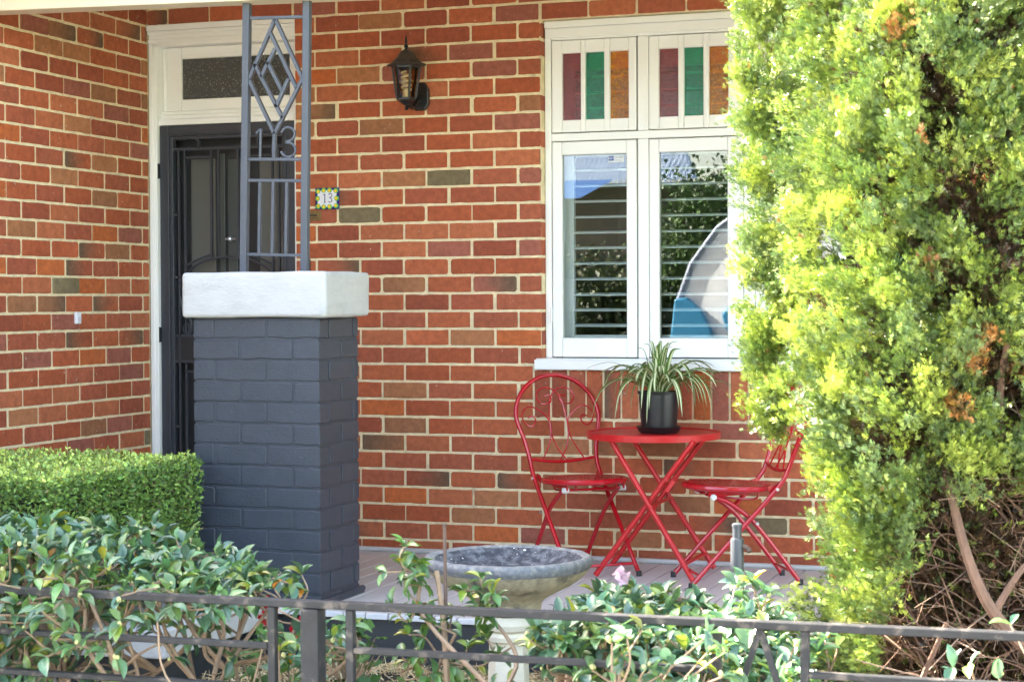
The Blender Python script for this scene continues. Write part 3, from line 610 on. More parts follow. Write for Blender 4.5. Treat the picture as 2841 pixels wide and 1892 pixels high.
# ------------------------------------------------------------------ bistro set
def chair():
    t = thing("folding_chair", "", "chair")
    W, W2 = .170, .140
    # profile points (x forward, z up) of the long tube: front foot -> pivot -> lean back
    ft, pv, rl = (.245, 0), (-.132, .4165), (-.182, .500)
    ux = Vector((-.303+.182, .879-.500)); H = ux.length; ux.normalize()   # up along the back plane from the lower rail
    bk = lambda s, h: (rl[0]+ux.x*h, s, rl[1]+ux.y*h)
    arch = []
    L = [(ft[0], W, .008), (ft[0]*.62+pv[0]*.38, W, .165), (pv[0], W, pv[1]), (rl[0], W, rl[1])]
    HA = H-.205
    sidep = [bk(W+.014, HA*.45), bk(W+.038, HA*.9)]
    Rr = W+.042
    top = [bk(Rr*math.cos(a), HA+.0+.205*math.sin(a)) for a in np.linspace(.12, math.pi-.12, 15)]
    path = L+sidep+top+[(x, -y, z) for x, y, z in (sidep[::-1]+L[::-1])]
    mb = MB(); mb.tube(smoothpath(path, 4), .0105, 10); mb.build("back_frame", RED, t, smooth=True)
    for s_ in (1, -1):
        mb = MB(); mb.tube(smoothpath([(.140, s_*W2, .385), (.075, s_*W2, .362), (-.02, s_*(W2+.003), .292), (-.095, s_*W2, .205), (-.165, s_*W2, .115), (-.245, s_*W2, .008)], 5), .0105, 10)
        mb.build("rear_leg", RED, t, smooth=True)
        mb = MB(); mb.lathe([(0, 0), (.0125, 0), (.0125, .022), (.011, .024), (0, .024)], 12); o = mb.build("foot_cap", RUBBER, t, loc=(ft[0]-.002, s_*W, 0), smooth=True); 
        mb = MB(); mb.lathe([(0, 0), (.0125, 0), (.0125, .022), (.011, .024), (0, .024)], 12); o = mb.build("foot_cap", RUBBER, t, loc=(-.245, s_*W2, 0), smooth=True)
        for nm, m, (x, z), yy, r in (("bolt", STEEL, (pv[0], pv[1]), W+.0105, .007), ("bolt", STEEL, (-.043, .272), W+.0105, .007), ("seat_bush", PLASTIC, (.140, .385), W2+.010, .013)):
            mb = MB(); mb.tube([(x, s_*(yy-.022 if nm == "seat_bush" else yy-.002), z), (x, s_*(yy+.004), z)], r, 10); mb.build(nm, m, t, smooth=True)
    mb = MB(); mb.tube([(.205, -W, .052), (.205, W, .052)], .0065, 8); mb.build("stretcher", RED, t, smooth=True)
    mb = MB(); mb.tube([(-.215, -W2, .052), (-.215, W2, .052)], .0065, 8); mb.build("stretcher", RED, t, smooth=True)
    mb = MB(); mb.tube(smoothpath([bk(-W, 0), bk(-W*.5, -.012), bk(0, -.017), bk(W*.5, -.012), bk(W, 0)]), .0075, 8)
    mb.build("back_rail", RED, t, smooth=True)
    # scrollwork in the back plane: (s, h) with s across, h above the lower rail
    A = [(-.110, -.006), (-.059, .085), (-.046, .148), (-.056, .194), (-.10, .237), (-.149, .253), (-.188, .221), (-.181, .179), (-.150, .157), (-.122, .179), (-.130, .206), (-.158, .200)]
    Bq = [(.020, -.016), (-.029, .062), (-.046, .148), (-.039, .225), (-.026, .287), (.014, .330), (.066, .334), (.096, .297), (.072, .260), (.026, .268), (.026, .299), (.056, .296)]
    A = [(s*.96, h*.98) for s, h in A]
    mb = MB()
    for pts in (A, Bq):
        for s_ in (1, -1): 
            q = smoothpath([bk(s_*p[0]*(1 if pts is A else -1)*1.0, p[1]) for p in pts], 5); mb.tube([(p.x+(.002 if pts is A else -.002), p.y, p.z) for p in q], .0036, 6)
    mb.build("scrollwork", RED, t, smooth=True)
    # round seat: rim ring + woven-look pressed pan
    mb = MB(); N = 40; sr = .190; cz = lambda x: .418+(x-.04)*.03
    ring = [(.040+sr*math.cos(a), sr*math.sin(a)*.98, cz(.04+sr*math.cos(a))) for a in np.linspace(0, 2*math.pi, N+1)]
    mb.tube(ring, .013, 8, cap=False); se = mb.build("seat", RED, t, smooth=True)
    bm = bmesh.new(); G = 30
    vv = {}
    for i in range(G+1):
        for j in range(G+1):
            a = (i/G*2-1); b = (j/G*2-1)
            if a*a+b*b > 1.08: continue
            q = 1/max(1, math.sqrt(a*a+b*b)); x = .04+sr*a*q; y = sr*b*q*.98
            z = cz(x)+.010+(.0028 if ((i//2+j//2) % 2) else -.0010); vv[i, j] = bm.verts.new((x, y, z))
    for i in range(G):
        for j in range(G):
            k = [(i, j), (i+1, j), (i+1, j+1), (i, j+1)]
            if all(q in vv for q in k): bm.faces.new([vv[q] for q in k])
    me = bpy.data.meshes.new("seat_pan"); bm.to_mesh(me); bm.free(); me.materials.append(RED); me.shade_smooth(); o = bpy.data.objects.new("seat_pan", me); COL.objects.link(o); o.parent = se
    mb = MB()
    for s_ in (1, -1):
        mb.tube(smoothpath([(.16, s_*.10, .405), (.15, s_*.10, .388), (0, s_*.10, .372), (-.06, s_*.10, .372), (-.075, s_*.10, .405)], 4), .0045, 6)
        mb.bar((.16, s_*W2, .395), (.0, s_*W2, .404), .006, .022, up=(0, 0, 1))
        mb.bar((-.10, s_*(W-.018), .410), (-.145, s_*(W-.018), .425), .004, .028, up=(0, 0, 1))
    mb.tube([(.140, -W2, .385), (.140, W2, .385)], .006, 8)
    mb.build("under_frame", RED, t, smooth=True)
    return t
def place(o, x, y, a, label): o.location = (x, y, ZF+.001); o.rotation_euler = (0, 0, a); o["label"] = label; o["group"] = "red folding bistro chairs"
def dup(root):
    r = root.copy(); COL.objects.link(r)
    for ch in list(root.children):
        c = ch.copy(); COL.objects.link(c); c.parent = r
        for g in ch.children:
            d = g.copy(); COL.objects.link(d); d.parent = c
    return r
c1 = chair(); c2 = dup(c1)
place(c1, -.147, -.356, -.827, "red metal folding chair with scrolled arch back whole in view left of the red table")
place(c2, .590, -.444, 3.613, "red metal folding chair right of the red table with its back hidden by the conifer")

tb = thing("bistro_table", "round red metal folding bistro table with crossed legs under the potted plant", "table", (.18, -.30, ZF+.001))
TZ = .633
mb = MB(); mb.lathe([(0, TZ-.016), (.296, TZ-.018), (.298, TZ-.026), (.301, TZ-.026), (.302, TZ+.001), (.299, TZ+.004), (.292, TZ+.003), (.288, TZ-.003), (0, TZ-.003)], 64); mb.build("table_top", REDT, tb, smooth=True, sharp=30)
def tl(a, b, nm="leg"):
    m = MB(); m.tube([a, b], .0125, 10); m.build(nm, REDT, tb, smooth=True)
zt = TZ-.02
tl((-.140, -.215, zt), (.235, -.230, .008)); tl((-.150, .135, zt), (.240, .165, .008)); tl((.235, -.195, zt), (-.215, -.200, .008)); tl((.215, .11, zt), (-.235, .130, .008))
for a, b in (((-.172, -.2, .072), (-.190, .13, .072)), ((.196, -.23, .075), (.200, .16, .075)), ((-.14, -.21, zt-.008), (-.15, .13, zt-.008)), ((.235, -.195, zt-.008), (.215, .11, zt-.008))):
    mb = MB(); mb.bar(a, b, .022, .008, up=(0, 0, 1)); mb.build("stretcher", REDT, tb, bevel=.002)
mb = MB(); mb.tube([(.045, -.20, .325), (.045, .14, .325)], .008, 8); mb.build("pivot_rod", REDT, tb, smooth=True)
mb = MB(); mb.bar((.118, -.205, .39), (.15, -.205, .44), .02, .05); mb.box((.108, -.215, .43), (.122, -.19, .452)); mb.build("latch", REDT, tb, bevel=.003)
for y in (-.236, .15):
    mb = MB(); mb.tube([(.046, y-.004, .323), (.046, y+.004, .323)], .009, 10); mb.build("pivot_bolt", REDT, tb)

PT = Vector((.208, -.31, ZF+.001+TZ))
pot = thing("plant_pot", "black plastic plant pot standing in a saucer on the red table", "pot", PT); pot.scale = (1.06, 1.06, 1.0)
mb = MB(); mb.lathe([(0, .010), (.074, .010), (.085, .155), (.084, .172), (.090, .173), (.091, .185), (.087, .186), (.083, .180), (.078, .160), (0, .158)], 40); mb.build("pot_body", BLACK, pot, smooth=True)
mb = MB(); mb.lathe([(0, .0), (.080, .0), (.086, .006), (.094, .024), (.097, .026), (.095, .028), (.090, .024), (.082, .0075), (0, .007)], 40); mb.build("saucer", BLACK, pot, smooth=True)
mb = MB(); mb.lathe([(0, .160), (.077, .161), (.06, .168), (0, .172)], 20); mb.build("soil", SOIL, pot)
sp = thing("spider_plant", "green and cream striped spider plant spilling over its black pot", "plant", PT+Vector((0, 0, .172)))
mb = MB()
for i in range(92):
    a = random.uniform(0, 2*math.pi); inner = random.random() < .22
    L = random.uniform(.22, .36) if not inner else random.uniform(.16, .26); rise = random.uniform(.06, .15) if not inner else random.uniform(.15, .24)
    rch = random.uniform(.15, .30) if not inner else random.uniform(.02, .10); drop = random.uniform(.02, .19) if not inner else -random.uniform(.02, .12)
    d = Vector((math.cos(a), math.sin(a), 0)); b0 = d*random.uniform(0, .035)
    pts = smoothpath([b0, b0+d*rch*.22+Vector((0, 0, rise*.62)), b0+d*rch*.6+Vector((0, 0, rise)), b0+d*rch*.92+Vector((0, 0, rise-drop*.35)), b0+d*rch*1.06+Vector((0, 0, rise-drop))], 4)
    if inner: pts = smoothpath([b0, b0+d*rch*.2+Vector((0, 0, rise*.5)), b0+d*rch*.5+Vector((0, 0, rise*.95)), b0+d*rch+Vector((0, 0, rise*1.02))], 4)
    wmax = random.uniform(.008, .0145); n = len(pts); tw = random.uniform(-.5, .5); vs = []; sd_ = d.cross(Vector((0, 0, 1)))
    for k, p in enumerate(pts):
        t = k/(n-1); wd = wmax*(.55+.45*min(1, t*4))*(1-t**2.2)**.8+.0003; tan = (pts[min(k+1, n-1)]-pts[max(k-1, 0)]).normalized(); up = sd_.cross(tan).normalized()
        s2 = (sd_*math.cos(tw*t)+up*math.sin(tw*t))
        for q, lift in ((-1, .35), (-.45, .06), (.45, .06), (1, .35)): vs.append(p+s2*wd*q+up*wd*lift)
    k0 = len(mb.v); mb.v += [tuple(v) for v in vs]
    for k in range(n-1):
        for c in range(3): mb.f.append((k0+k*4+c, k0+k*4+c+1, k0+k*4+c+5, k0+k*4+c+4)); mb.m.append(1 if c == 1 else 0)
mb.build("leaves", [SPG, SPC], sp, smooth=True, recalc=False, sharp=80)

# ------------------------------------------------------------------ bird bath
bb = thing("bird_bath", "weathered stone bird bath with wide dark stained bowl on a pale pedestal", "bird bath", (.325, -2.70, -.262))
wob = lambda k, z: .008*math.sin(k*.9+z*9)+.005*math.sin(k*2.3)
mb = MB(); z0 = .60-.005
prof_o = [(.0, .415), (.075, .415), (.085, .425), (.105, .432), (.108, .452), (.118, .466), (.160, .490), (.205, .512), (.245, .542), (.262, .565)]
mb.lathe(prof_o, 72, jit=wob); mb.f.pop(); mb.m.pop(); mb.build("bowl", CONC, bb, smooth=True, sharp=60)
mb = MB(); mb.lathe([(.262, .5655), (.270, .578), (.272, .592), (.266, .603), (.252, .606), (.238, .598)], 72, jit=wob); mb.f = [f for f in mb.f if len(f) == 4]; mb.m = [0]*len(mb.f); mb.build("rim", BOWLRIM, bb, smooth=True, sharp=60)
mb = MB(); mb.lathe([(.2385, .5985), (.215, .580), (.18, .562), (.12, .549), (.05, .545), (0, .5445)], 72, jit=lambda k, z: .008*math.sin(k*.9+.6*9)*(1 if z > .59 else .5)); mb.f = [f for f in mb.f if len(f) == 4]; mb.m = [0]*len(mb.f); mb.build("basin", BOWLIN, bb, smooth=True, sharp=60)
mb = MB(); mb.lathe([(0, .553), (.145, .553)], 48); mb.f = [f for f in mb.f if len(f) == 4]; mb.m = [0]*len(mb.f); mb.build("water", WATER, bb)
mb = MB(); mb.lathe([(0, 0), (.14, 0), (.14, .04), (.11, .06), (.075, .08)], 32); mb.lathe([(.068, .33), (.076, .335), (.080, .35), (.074, .362), (.090, .372), (.096, .39), (.088, .404), (.078, .414)], 40)
mb.lathe([(.072, .075), (.062, .332)], 8, rot=R(22.5)); mb.build("pedestal", PED, bb, smooth=True, sharp=30)

stake = thing("garden_stake", "thin rusty metal garden stake standing between the bird bath and the fence", "stake", (.458, -3.59, -.28))
mb = MB(); mb.tube([(.008, 0, 0), (0, 0, .40), (-.006, 0, .828)], .0052, 8); mb.lathe([(.0052, .826), (.007, .828), (.007, .834), (0, .836)], 8, c=(-.006, 0, 0)); mb.build("rod", RUST, stake, smooth=True)
pipe = thing("riser_pipe", "galvanised garden riser pipe with dark grey cap rising from the camellia", "pipe", (1.148, -3.03, -.285))
mb = MB(); mb.tube([(0, 0, 0), (.001, 0, .70)], .0128, 14); mb.build("pipe_shaft", GALV, pipe, smooth=True)
mb = MB(); mb.lathe([(0, .66), (.0195, .66), (.0195, .752), (.0185, .756), (.013, .757)], 18); mb.lathe([(.0135, .757), (.0135, .788), (.0155, .789), (.0155, .797), (.010, .800), (0, .8)], 18); mb.build("pipe_cap", GREYCAP, pipe, smooth=True)
mb = MB(); mb.tube([(.018, -.004, .735), (.034, -.008, .728)], .008, 8); mb.sphere((.036, -.008, .724), .009); mb.build("pipe_outlet", RUST, pipe, smooth=True)

# ------------------------------------------------------------------ iron fence
fe = thing("iron_fence", "low black wrought iron front fence with flat rails and a crossed panel", "fence")
FY = -4.20; fz = lambda x: .418+.0088*(x+.386)
XA, XB = -3.4, 4.6
def rail(z, h, d, x0=XA, x1=XB, nm="rail"):
    m = MB(); m.bar((x0, FY, fz(x0)+z), (x1, FY, fz(x1)+z), h, d); m.build(nm, FENCE, fe, bevel=.002, seg=1)
rail(0, .0185, .028, nm="top_rail")
for a, b in ((XA, .2225), (.4545, 1.343), (1.5625, XB)): rail(-.108, .0145, .022, a, b)
for a, b in ((XA, .2225), (.4545, 1.343), (1.5625, XB)): rail(-.212, .0145, .022, a, b)
for a, b in ((XA, .2225), (.4545, 1.343), (1.5625, XB)): rail(-.62, .0145, .022, a, b)
mb = MB(); mb.box((.319, FY-.024, -.40), (.367, FY+.024, fz(.34)-.0105)); mb.build("post", FENCE, fe, bevel=.003)
mb = MB(); mb.box((-3.42, FY-.024, -.40), (-3.372, FY+.024, .39)); mb.build("post", FENCE, fe, bevel=.003)
mb = MB(); mb.box((4.58, FY-.024, -.40), (4.628, FY+.024, .43)); mb.build("post", FENCE, fe, bevel=.003)
for x in (.2335, .444, 1.353, 1.553):
    mb = MB(); mb.box((x-.0095, FY-.011, -.22), (x+.0095, FY+.011, fz(x)-.0102)); mb.build("upright", FENCE, fe, bevel=.0015, seg=1)
for x1 in (1.400, 1.503):
    mb = MB(); mb.bar((1.4515, FY, .424), (x1-(.055 if x1 < 1.45 else -.055), FY+.002, .10), .014, .012); mb.build("brace", FENCE, fe)
for x in np.arange(XA+.1, .2, .1265):
    mb = MB(); mb.box((x-.005, FY-.005, -.21), (x+.005, FY+.005, fz(x)-.2125)); mb.build("bar", FENCE, fe)
for x in list(np.arange(.56, 1.34, .1265))+list(np.arange(1.68, 4.5, .1265)):
    mb = MB(); mb.box((x-.005, FY-.005, -.21), (x+.005, FY+.005, fz(x)-.2125)); mb.build("bar", FENCE, fe)

# ------------------------------------------------------------------ plants
# box hedge
hd = thing("box_hedge", "neatly clipped box hedge with flat top beside the charcoal pillar", "hedge")
HX0, HX1, HY0, HY1, HZ0, HZ1 = -3.0, -1.325, -2.78, -1.72, .02, .552
def hedge_pts(n):
    w = [(HX1-HX0)*(HY1-HY0), (HX1-HX0)*(HZ1-HZ0), (HY1-HY0)*(HZ1-HZ0)*1.3, (HX1-HX0)*(HZ1-HZ0)*.4]; w = np.array(w)/sum(w)
    f = RNG.choice(4, n, p=w); u = RNG.random(n); v = RNG.random(n); p = np.zeros((n, 3)); nr = np.zeros((n, 3))
    X = HX0+(HX1-HX0)*u; 
    m = f == 0; p[m] = np.stack([X[m], HY0+(HY1-HY0)*v[m], np.full(m.sum(), HZ1)], 1); nr[m] = (0, 0, 1)
    m = f == 1; p[m] = np.stack([X[m], np.full(m.sum(), HY0), HZ0+(HZ1-HZ0)*v[m]], 1); nr[m] = (0, -1, 0)
    m = f == 2; p[m] = np.stack([np.full(m.sum(), HX1), HY0+(HY1-HY0)*u[m], HZ0+(HZ1-HZ0)*v[m]], 1); nr[m] = (1, 0, 0)
    m = f == 3; p[m] = np.stack([X[m], np.full(m.sum(), HY1), HZ0+(HZ1-HZ0)*v[m]], 1); nr[m] = (0, 1, 0)
    # round the edges and rough the faces
    c = np.array([(HX0+HX1)/2, (HY0+HY1)/2, (HZ0+HZ1)/2]); hs = np.array([(HX1-HX0)/2, (HY1-HY0)/2, (HZ1-HZ0)/2]); q = p-c; r = .045
    inner = np.clip(q, -(hs-r), hs-r); d = q-inner; L = np.linalg.norm(d, axis=1, keepdims=True); p = c+inner+d/np.maximum(L, 1e-6)*np.minimum(L, r)
    nr = unit(nr+d*8)
    p += nr*(np.sin(p[:, :1]*17+p[:, 2:]*9)*.008+np.sin(p[:, 1:2]*23+p[:, :1]*11)*.007)
    return p, nr
n = 60000; p, nr = hedge_pts(n); dep = RNG.random(n)**1.6*.085; p = p-nr*dep[:, None]+rnd(n)*.005
tp = (nr[:, 2] > .7)[:, None]; ax = unit(np.where(tp, nr*.35, nr*.7)+rnd(n)*.75+np.array([0, 0, .3])); nn = unit(nr*np.where(tp, 1.6, 1)+rnd(n)*.6)
cols = mixcol([(.20, .33, .07), (.14, .24, .055), (.27, .41, .08), (.11, .19, .05)], n, .2); cols[(nr[:, 2] > .7)&(dep < .035)] *= np.array([2.6, 2.0, 2.2]); m = RNG.random(n) < .02; cols[m] = (.35, .26, .12)  # top leaves brightened in colour to imitate light from the sky
LT = [(0, 0, 0), (.5, .42, .14), (0, 1, -.08), (-.5, .42, .14), (0, .45, 0)]
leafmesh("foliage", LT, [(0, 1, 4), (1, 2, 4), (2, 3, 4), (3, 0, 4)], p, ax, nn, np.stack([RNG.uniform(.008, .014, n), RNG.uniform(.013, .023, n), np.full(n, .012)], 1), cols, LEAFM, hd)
mb = MB()
for i in range(170):
    p_, nr_ = hedge_pts(1); q = Vector(p_[0]); 
    if q.z < .1: continue
    m_ = Vector(nr_[0]); b = q-m_*.16-Vector((0, 0, .12)); mb.tube([b, (b+q)/2+Vector(rnd(1)[0])*.012, q-m_*.004], [.004, .003, .0016], 4)
for i in range(26):
    x = random.uniform(HX0+.1, HX1-.08); y = random.uniform(HY0+.1, HY1-.1); mb.tube([(x, y, -.30), (x+random.gauss(0, .03), y+random.gauss(0, .03), -.05), (x+random.gauss(0, .06), y+random.gauss(0, .06), .35)], [.012, .009, .005], 5)
mb.build("stems", STEM, hd, smooth=True)
mb = MB(); mb.box((HX0+.1, HY0+.10, .08), (HX1-.10, HY1-.1, HZ1-.10)); mb.build("inner_shade", mat("core_shade", (.022, .026, .012), .95, var=.5, vscale=60), hd)  # solid dark core standing in for shade between the leaves

# camellia bushes
CT = []
for r_, (w_, y_, zc) in enumerate(((.03, 0, 0), (.30, .18, .03), (.50, .42, .05), (.42, .68, .03), (.20, .88, -.02), (.0, 1.0, -.07))):
    CT += [(-w_, y_, zc+w_*.30), (0, y_, zc), (w_, y_, zc+w_*.30)]
CF = [(r_*3+c, r_*3+c+1, r_*3+c+4, r_*3+c+3) for r_ in range(5) for c in range(2)]
def camellia(name, label, tips, bases, leafL=.052, nper=6, group=None, pale=.12, cols=None, budp=.5, twig=.0022):
    o = thing(name, label, "shrub", group=group); mbs = MB(); P = []; A = []; N_ = []; BD = MB()
    forks = []
    for b in bases:
        b = Vector(b); k = random.randint(3, 5)
        for i in range(k):
            f = b+Vector((random.gauss(0, .16), random.gauss(0, .09), random.uniform(.28, .46))); mid = (b+f)/2+Vector((random.gauss(0, .05), random.gauss(0, .03), 0))
            mbs.tube(smoothpath([b+Vector((0, 0, -.05)), mid, f], 4), [.014-.009*t/8 for t in range(9)], 6); forks.append(f); forks.append(mid)
    nodes = []
    for t in random.sample(tips, min(len(tips), max(len(tips)//9, 4))) if len(tips) > 20 else []:
        t = Vector(t); q = t+Vector((random.gauss(0, .03), random.gauss(.02, .03), -random.uniform(.05, .12))); lower = [f for f in forks if f.z < q.z+.02] or forks
        f = min(lower, key=lambda g: (g-q).length+random.uniform(0, .15)); m_ = (f+q)/2+Vector((random.gauss(0, .04), random.gauss(0, .03), random.gauss(-.02, .03)))
        path = smoothpath([f, m_, q], 4); mbs.tube(path, [.0075-.003*i/8 for i in range(9)], 6); nodes += [path[-1], path[5]]
    for t in tips:
        t = Vector(t); pool = nodes or forks; lower = [f for f in pool if f.z < t.z+.02] or pool
        f = min(lower, key=lambda q: (q-t).length+random.uniform(0, .05)); m_ = (f+t)/2+Vector((random.gauss(0, .02), random.gauss(0, .02), random.gauss(-.005, .02)))
        path = smoothpath([f, m_, t], 4); mbs.tube(path, [.0036-(.0036-twig)*i/8 for i in range(9)], 5)
        dr = (path[-1]-path[-4]).normalized()
        for k in range(nper+random.randint(-2, 2)):
            q = path[-1] if k < 3 else path[random.randint(3, 8)]; side = Vector(rnd(1)[0]); side = (side-dr*side.dot(dr)).normalized()
            a = (dr*(.7 if k < 3 else .4)+side*.9+Vector((0, 0, random.uniform(-.55, .12)))).normalized()
            P.append(q); A.append(a); up = Vector((random.gauss(0, .35), random.gauss(-.15, .35), 1.4)); N_.append(up)
        if random.random() < budp:
            for k in range(random.randint(1, 2)): BD.sphere(path[-1]+Vector(rnd(1)[0])*.006+dr*.006, random.uniform(.0045, .007), 6, 5, sc=(1, 1, 1.2))
    n = len(P); P = np.array(P); A = np.array(A); N_ = np.array(N_)
    c = mixcol(cols or [(.085, .17, .085), (.105, .20, .075), (.075, .15, .085), (.14, .25, .07)], n, .18)
    m = RNG.random(n) < pale; c[m] = mixcol([(.20, .27, .03), (.30, .30, .03), (.16, .24, .05)], m.sum()); m = RNG.random(n) < .007; c[m] = mixcol([(.65, .36, .01), (.5, .18, .02)], m.sum())
    s = RNG.uniform(.7, 1.25, n)*leafL
    leafmesh("foliage", CT, CF, P, A, N_, np.stack([s*RNG.uniform(.40, .52, n), s, s], 1), c, LEAF, o, smooth=True)
    mbs.build("stems", STEM, o, smooth=True)
    if BD.v: tag(BD.build("buds", BUD, o, smooth=True), kind="stuff")
    return o
tips = []
def topz(x): return np.interp(x, [-1.6, -.64, -.42, -.18, 0, .17, .24], [.545, .53, .515, .455, .405, .305, .26])
for i in range(620):
    x = random.uniform(-1.5, .2); tips.append((x, random.uniform(-4.10, -3.55), topz(x)-abs(random.gauss(0, .045))-.012))
for i in range(260):
    x = random.uniform(-1.5, .24)
    if x > -.45 and random.random() < .62: continue
    tips.append((x, random.uniform(-4.12, -3.75), random.uniform(.02, .34)))
for i in range(46):
    x = random.uniform(-.75, .16); tips.append((x, random.uniform(-4.32, -4.22), random.choice((random.uniform(.34, .46), random.uniform(.08, .40)))-.02*(x > 0)))
tips = [t for t in tips if not (-.16 < t[0] < .13 and .20 < t[2] < .37)]
camellia("camellia_shrub", "broad low camellia shrub with glossy leaves behind the left half of the fence", tips, [(-1.2, -3.9, -.28), (-.75, -3.88, -.28), (-.42, -3.85, -.28), (-.12, -3.8, -.28), (.10, -3.78, -.28)])
tips = []
def topr(x): return np.interp(x, [.70, .80, .95, 1.17, 1.33, 1.42], [.27, .355, .39, .36, .35, .27])
for i in range(330):
    x = random.uniform(.82, 1.36); tips.append((x, random.uniform(-4.0, -3.35), topr(x)-abs(random.gauss(0, .05))-.01))
for i in range(330):
    x = random.uniform(.97, 1.50); tips.append((x, random.uniform(-4.1, -3.4), random.uniform(-.05, .30)))
for i in range(5): tips.append((1.27+random.uniform(-.03, .07), -3.5+random.uniform(-.05, .05), .41+random.uniform(-.02, .03)))
for i in range(26):
    x = random.uniform(1.02, 1.42); tips.append((x, random.uniform(-4.32, -4.21), random.uniform(.10, .43)))
camellia("camellia_shrub", "rounded camellia shrub with cream buds between bird bath and conifer", tips, [(.9, -3.75, -.28), (1.1, -3.7, -.28), (1.28, -3.72, -.28)])
tips = [(.345, -3.62, .49), (.30, -3.64, .42), (.36, -3.6, .40), (.40, -3.6, .33), (.545, -3.56, .405), (.58, -3.55, .36), (.56, -3.58, .30), (.36, -3.63, .25), (.33, -3.62, .19), (.52, -3.6, .22), (.50, -3.58, .16), (.42, -3.62, .28), (.60, -3.56, .20), (.34, -3.6, .10), (.62, -3.55, .12), (.33, -3.62, .46), (.375, -3.6, .44), (.40, -3.61, .385), (.31, -3.63, .33), (.50, -3.57, .37), (.53, -3.57, .33), (.38, -3.6, .19), (.56, -3.56, .25), (.47, -3.58, .30), (.42, -3.6, .14)]
camellia("camellia_sapling", "young sparse camellia sapling with pale upright stems in front of the bird bath", tips, [(.455, -3.60, -.28)], leafL=.046, nper=10, pale=.22, budp=0, cols=[(.09, .19, .05), (.07, .15, .05), (.13, .24, .05)])
mb = MB(); mb.tube(smoothpath([(.47, -3.6, -.25), (.462, -3.6, .1), (.450, -3.6, .30), (.432, -3.6, .425)], 4), [.011-.004*i/12 for i in range(13)], 7); mb.build("stems", STEM, bpy.data.objects["camellia_sapling"], smooth=True)
tips = [(1.90, -4.05, .34), (1.96, -4.03, .31), (1.86, -4.03, .33), (2.02, -4.0, .40), (1.98, -3.95, .42), (2.05, -3.95, .24)]
camellia("camellia_shrub", "small camellia spray catching the sun behind the right end of the fence", tips, [(2.06, -3.9, -.28)], leafL=.048, nper=4, budp=.6)

k = 26; fp = np.array((.945, -3.56, .425)); leafmesh("flower", [(0, 0, 0), (.5, .5, .1), (0, 1, 0), (-.5, .5, .1)], [(0, 1, 2, 3)], fp+unit(rnd(k))*.010, unit(rnd(k)+np.array([0, 0, .4])), unit(rnd(k)), np.full(k, .024), None, PINKP, bpy.data.objects["camellia_shrub.001"])
# geraniums and low herbs
def low_plant(name, label, c, r, h, n, cols, L, wd, cat="plant", round_=False, flowers=None):
    o = thing(name, label, cat, (0, 0, 0)); p = np.stack([c[0]+RNG.normal(0, r*.55, n), c[1]+RNG.normal(0, r*.45, n), c[2]+RNG.random(n)**.8*h], 1); ax = unit(rnd(n)*np.array([1, 1, .5])+np.array([0, -.2, .4 if round_ else .9])); nr = unit(rnd(n)*.5+np.array([0, -.4, 1]))
    if round_:
        T = [(0, 0, 0)]+[((.5+.06*math.cos(5*a))*math.sin(a), .5-(.5+.06*math.cos(5*a))*math.cos(a), .10*math.cos(5*a)) for a in np.linspace(.25, 2*math.pi-.25, 12)]; F = [(0, i, i+1) for i in range(1, 12)]
    else: T = LT; F = [(0, 1, 4), (1, 2, 4), (2, 3, 4), (3, 0, 4)]
    s = RNG.uniform(.7, 1.2, n)*L; leafmesh("foliage", T, F, p, ax, nr, np.stack([s*wd, s, s], 1), mixcol(cols, n), LEAFM, o)
    mb = MB()
    for i in range(min(n, 40)):
        q = p[i]; mb.tube([(c[0]+random.gauss(0, r*.2), c[1]+random.gauss(0, r*.2), -.29), ((c[0]+q[0])/2, (c[1]+q[1])/2, (c[2]+q[2])/2), tuple(q)], [.0035, .003, .002], 5)
    mb.build("stems", STEM, o)
    if flowers:
        for fpos in flowers:
            k = 34; pp = np.array(fpos)+unit(rnd(k))*.020; leafmesh("flower", [(0, 0, 0), (.5, .5, .1), (0, 1, 0), (-.5, .5, .1)], [(0, 1, 2, 3)], pp, unit(pp-np.array(fpos)+rnd(k)*.004), unit(rnd(k)), np.full(k, .017), None, PETAL, o)
            mb = MB(); mb.tube([(c[0], c[1], c[2]-.05), ((c[0]+fpos[0])/2+.01, (c[1]+fpos[1])/2, (c[2]+fpos[2])/2), fpos], .0018, 5); mb.build("flower_stem", STEM, o)
    return o
GC = [(.075, .17, .035), (.055, .13, .03), (.11, .22, .045)]
low_plant("geranium", "geranium with small red flowers under the camellia left of the fence post", (-.10, -3.42, -.25), .17, .42, 130, GC, .045, 1.0, round_=True, flowers=[(-.115, -3.58, .30), (-.10, -3.56, .272), (-.005, -3.55, .235)])
low_plant("geranium", "small leafy geranium in the mulch left of the stone pedestal", (.20, -2.95, -.26), .13, .24, 110, GC, .040, 1.0, round_=True)
low_plant("geranium", "leafy geranium in the mulch just right of the fence post", (-.42, -2.3, -.26), .10, .27, 60, GC, .045, 1.0, round_=True)
low_plant("geranium", "geranium with one red flower beneath the conifer", (1.42, -2.75, -.26), .16, .28, 110, GC, .045, 1.0, round_=True, flowers=[(1.44, -2.62, .045), (1.235, -3.0, .03)])
low_plant("lavender_shrub", "grey green lavender shrub right of the stone pedestal", (.55, -2.45, -.26), .16, .40, 2600, [(.10, .13, .085), (.075, .11, .055), (.14, .16, .10)], .022, .16)
low_plant("herb_clump", "bright green herb clump low beside the lavender", (.62, -2.75, -.26), .15, .20, 900, [(.11, .20, .05), (.08, .16, .04)], .018, .5)

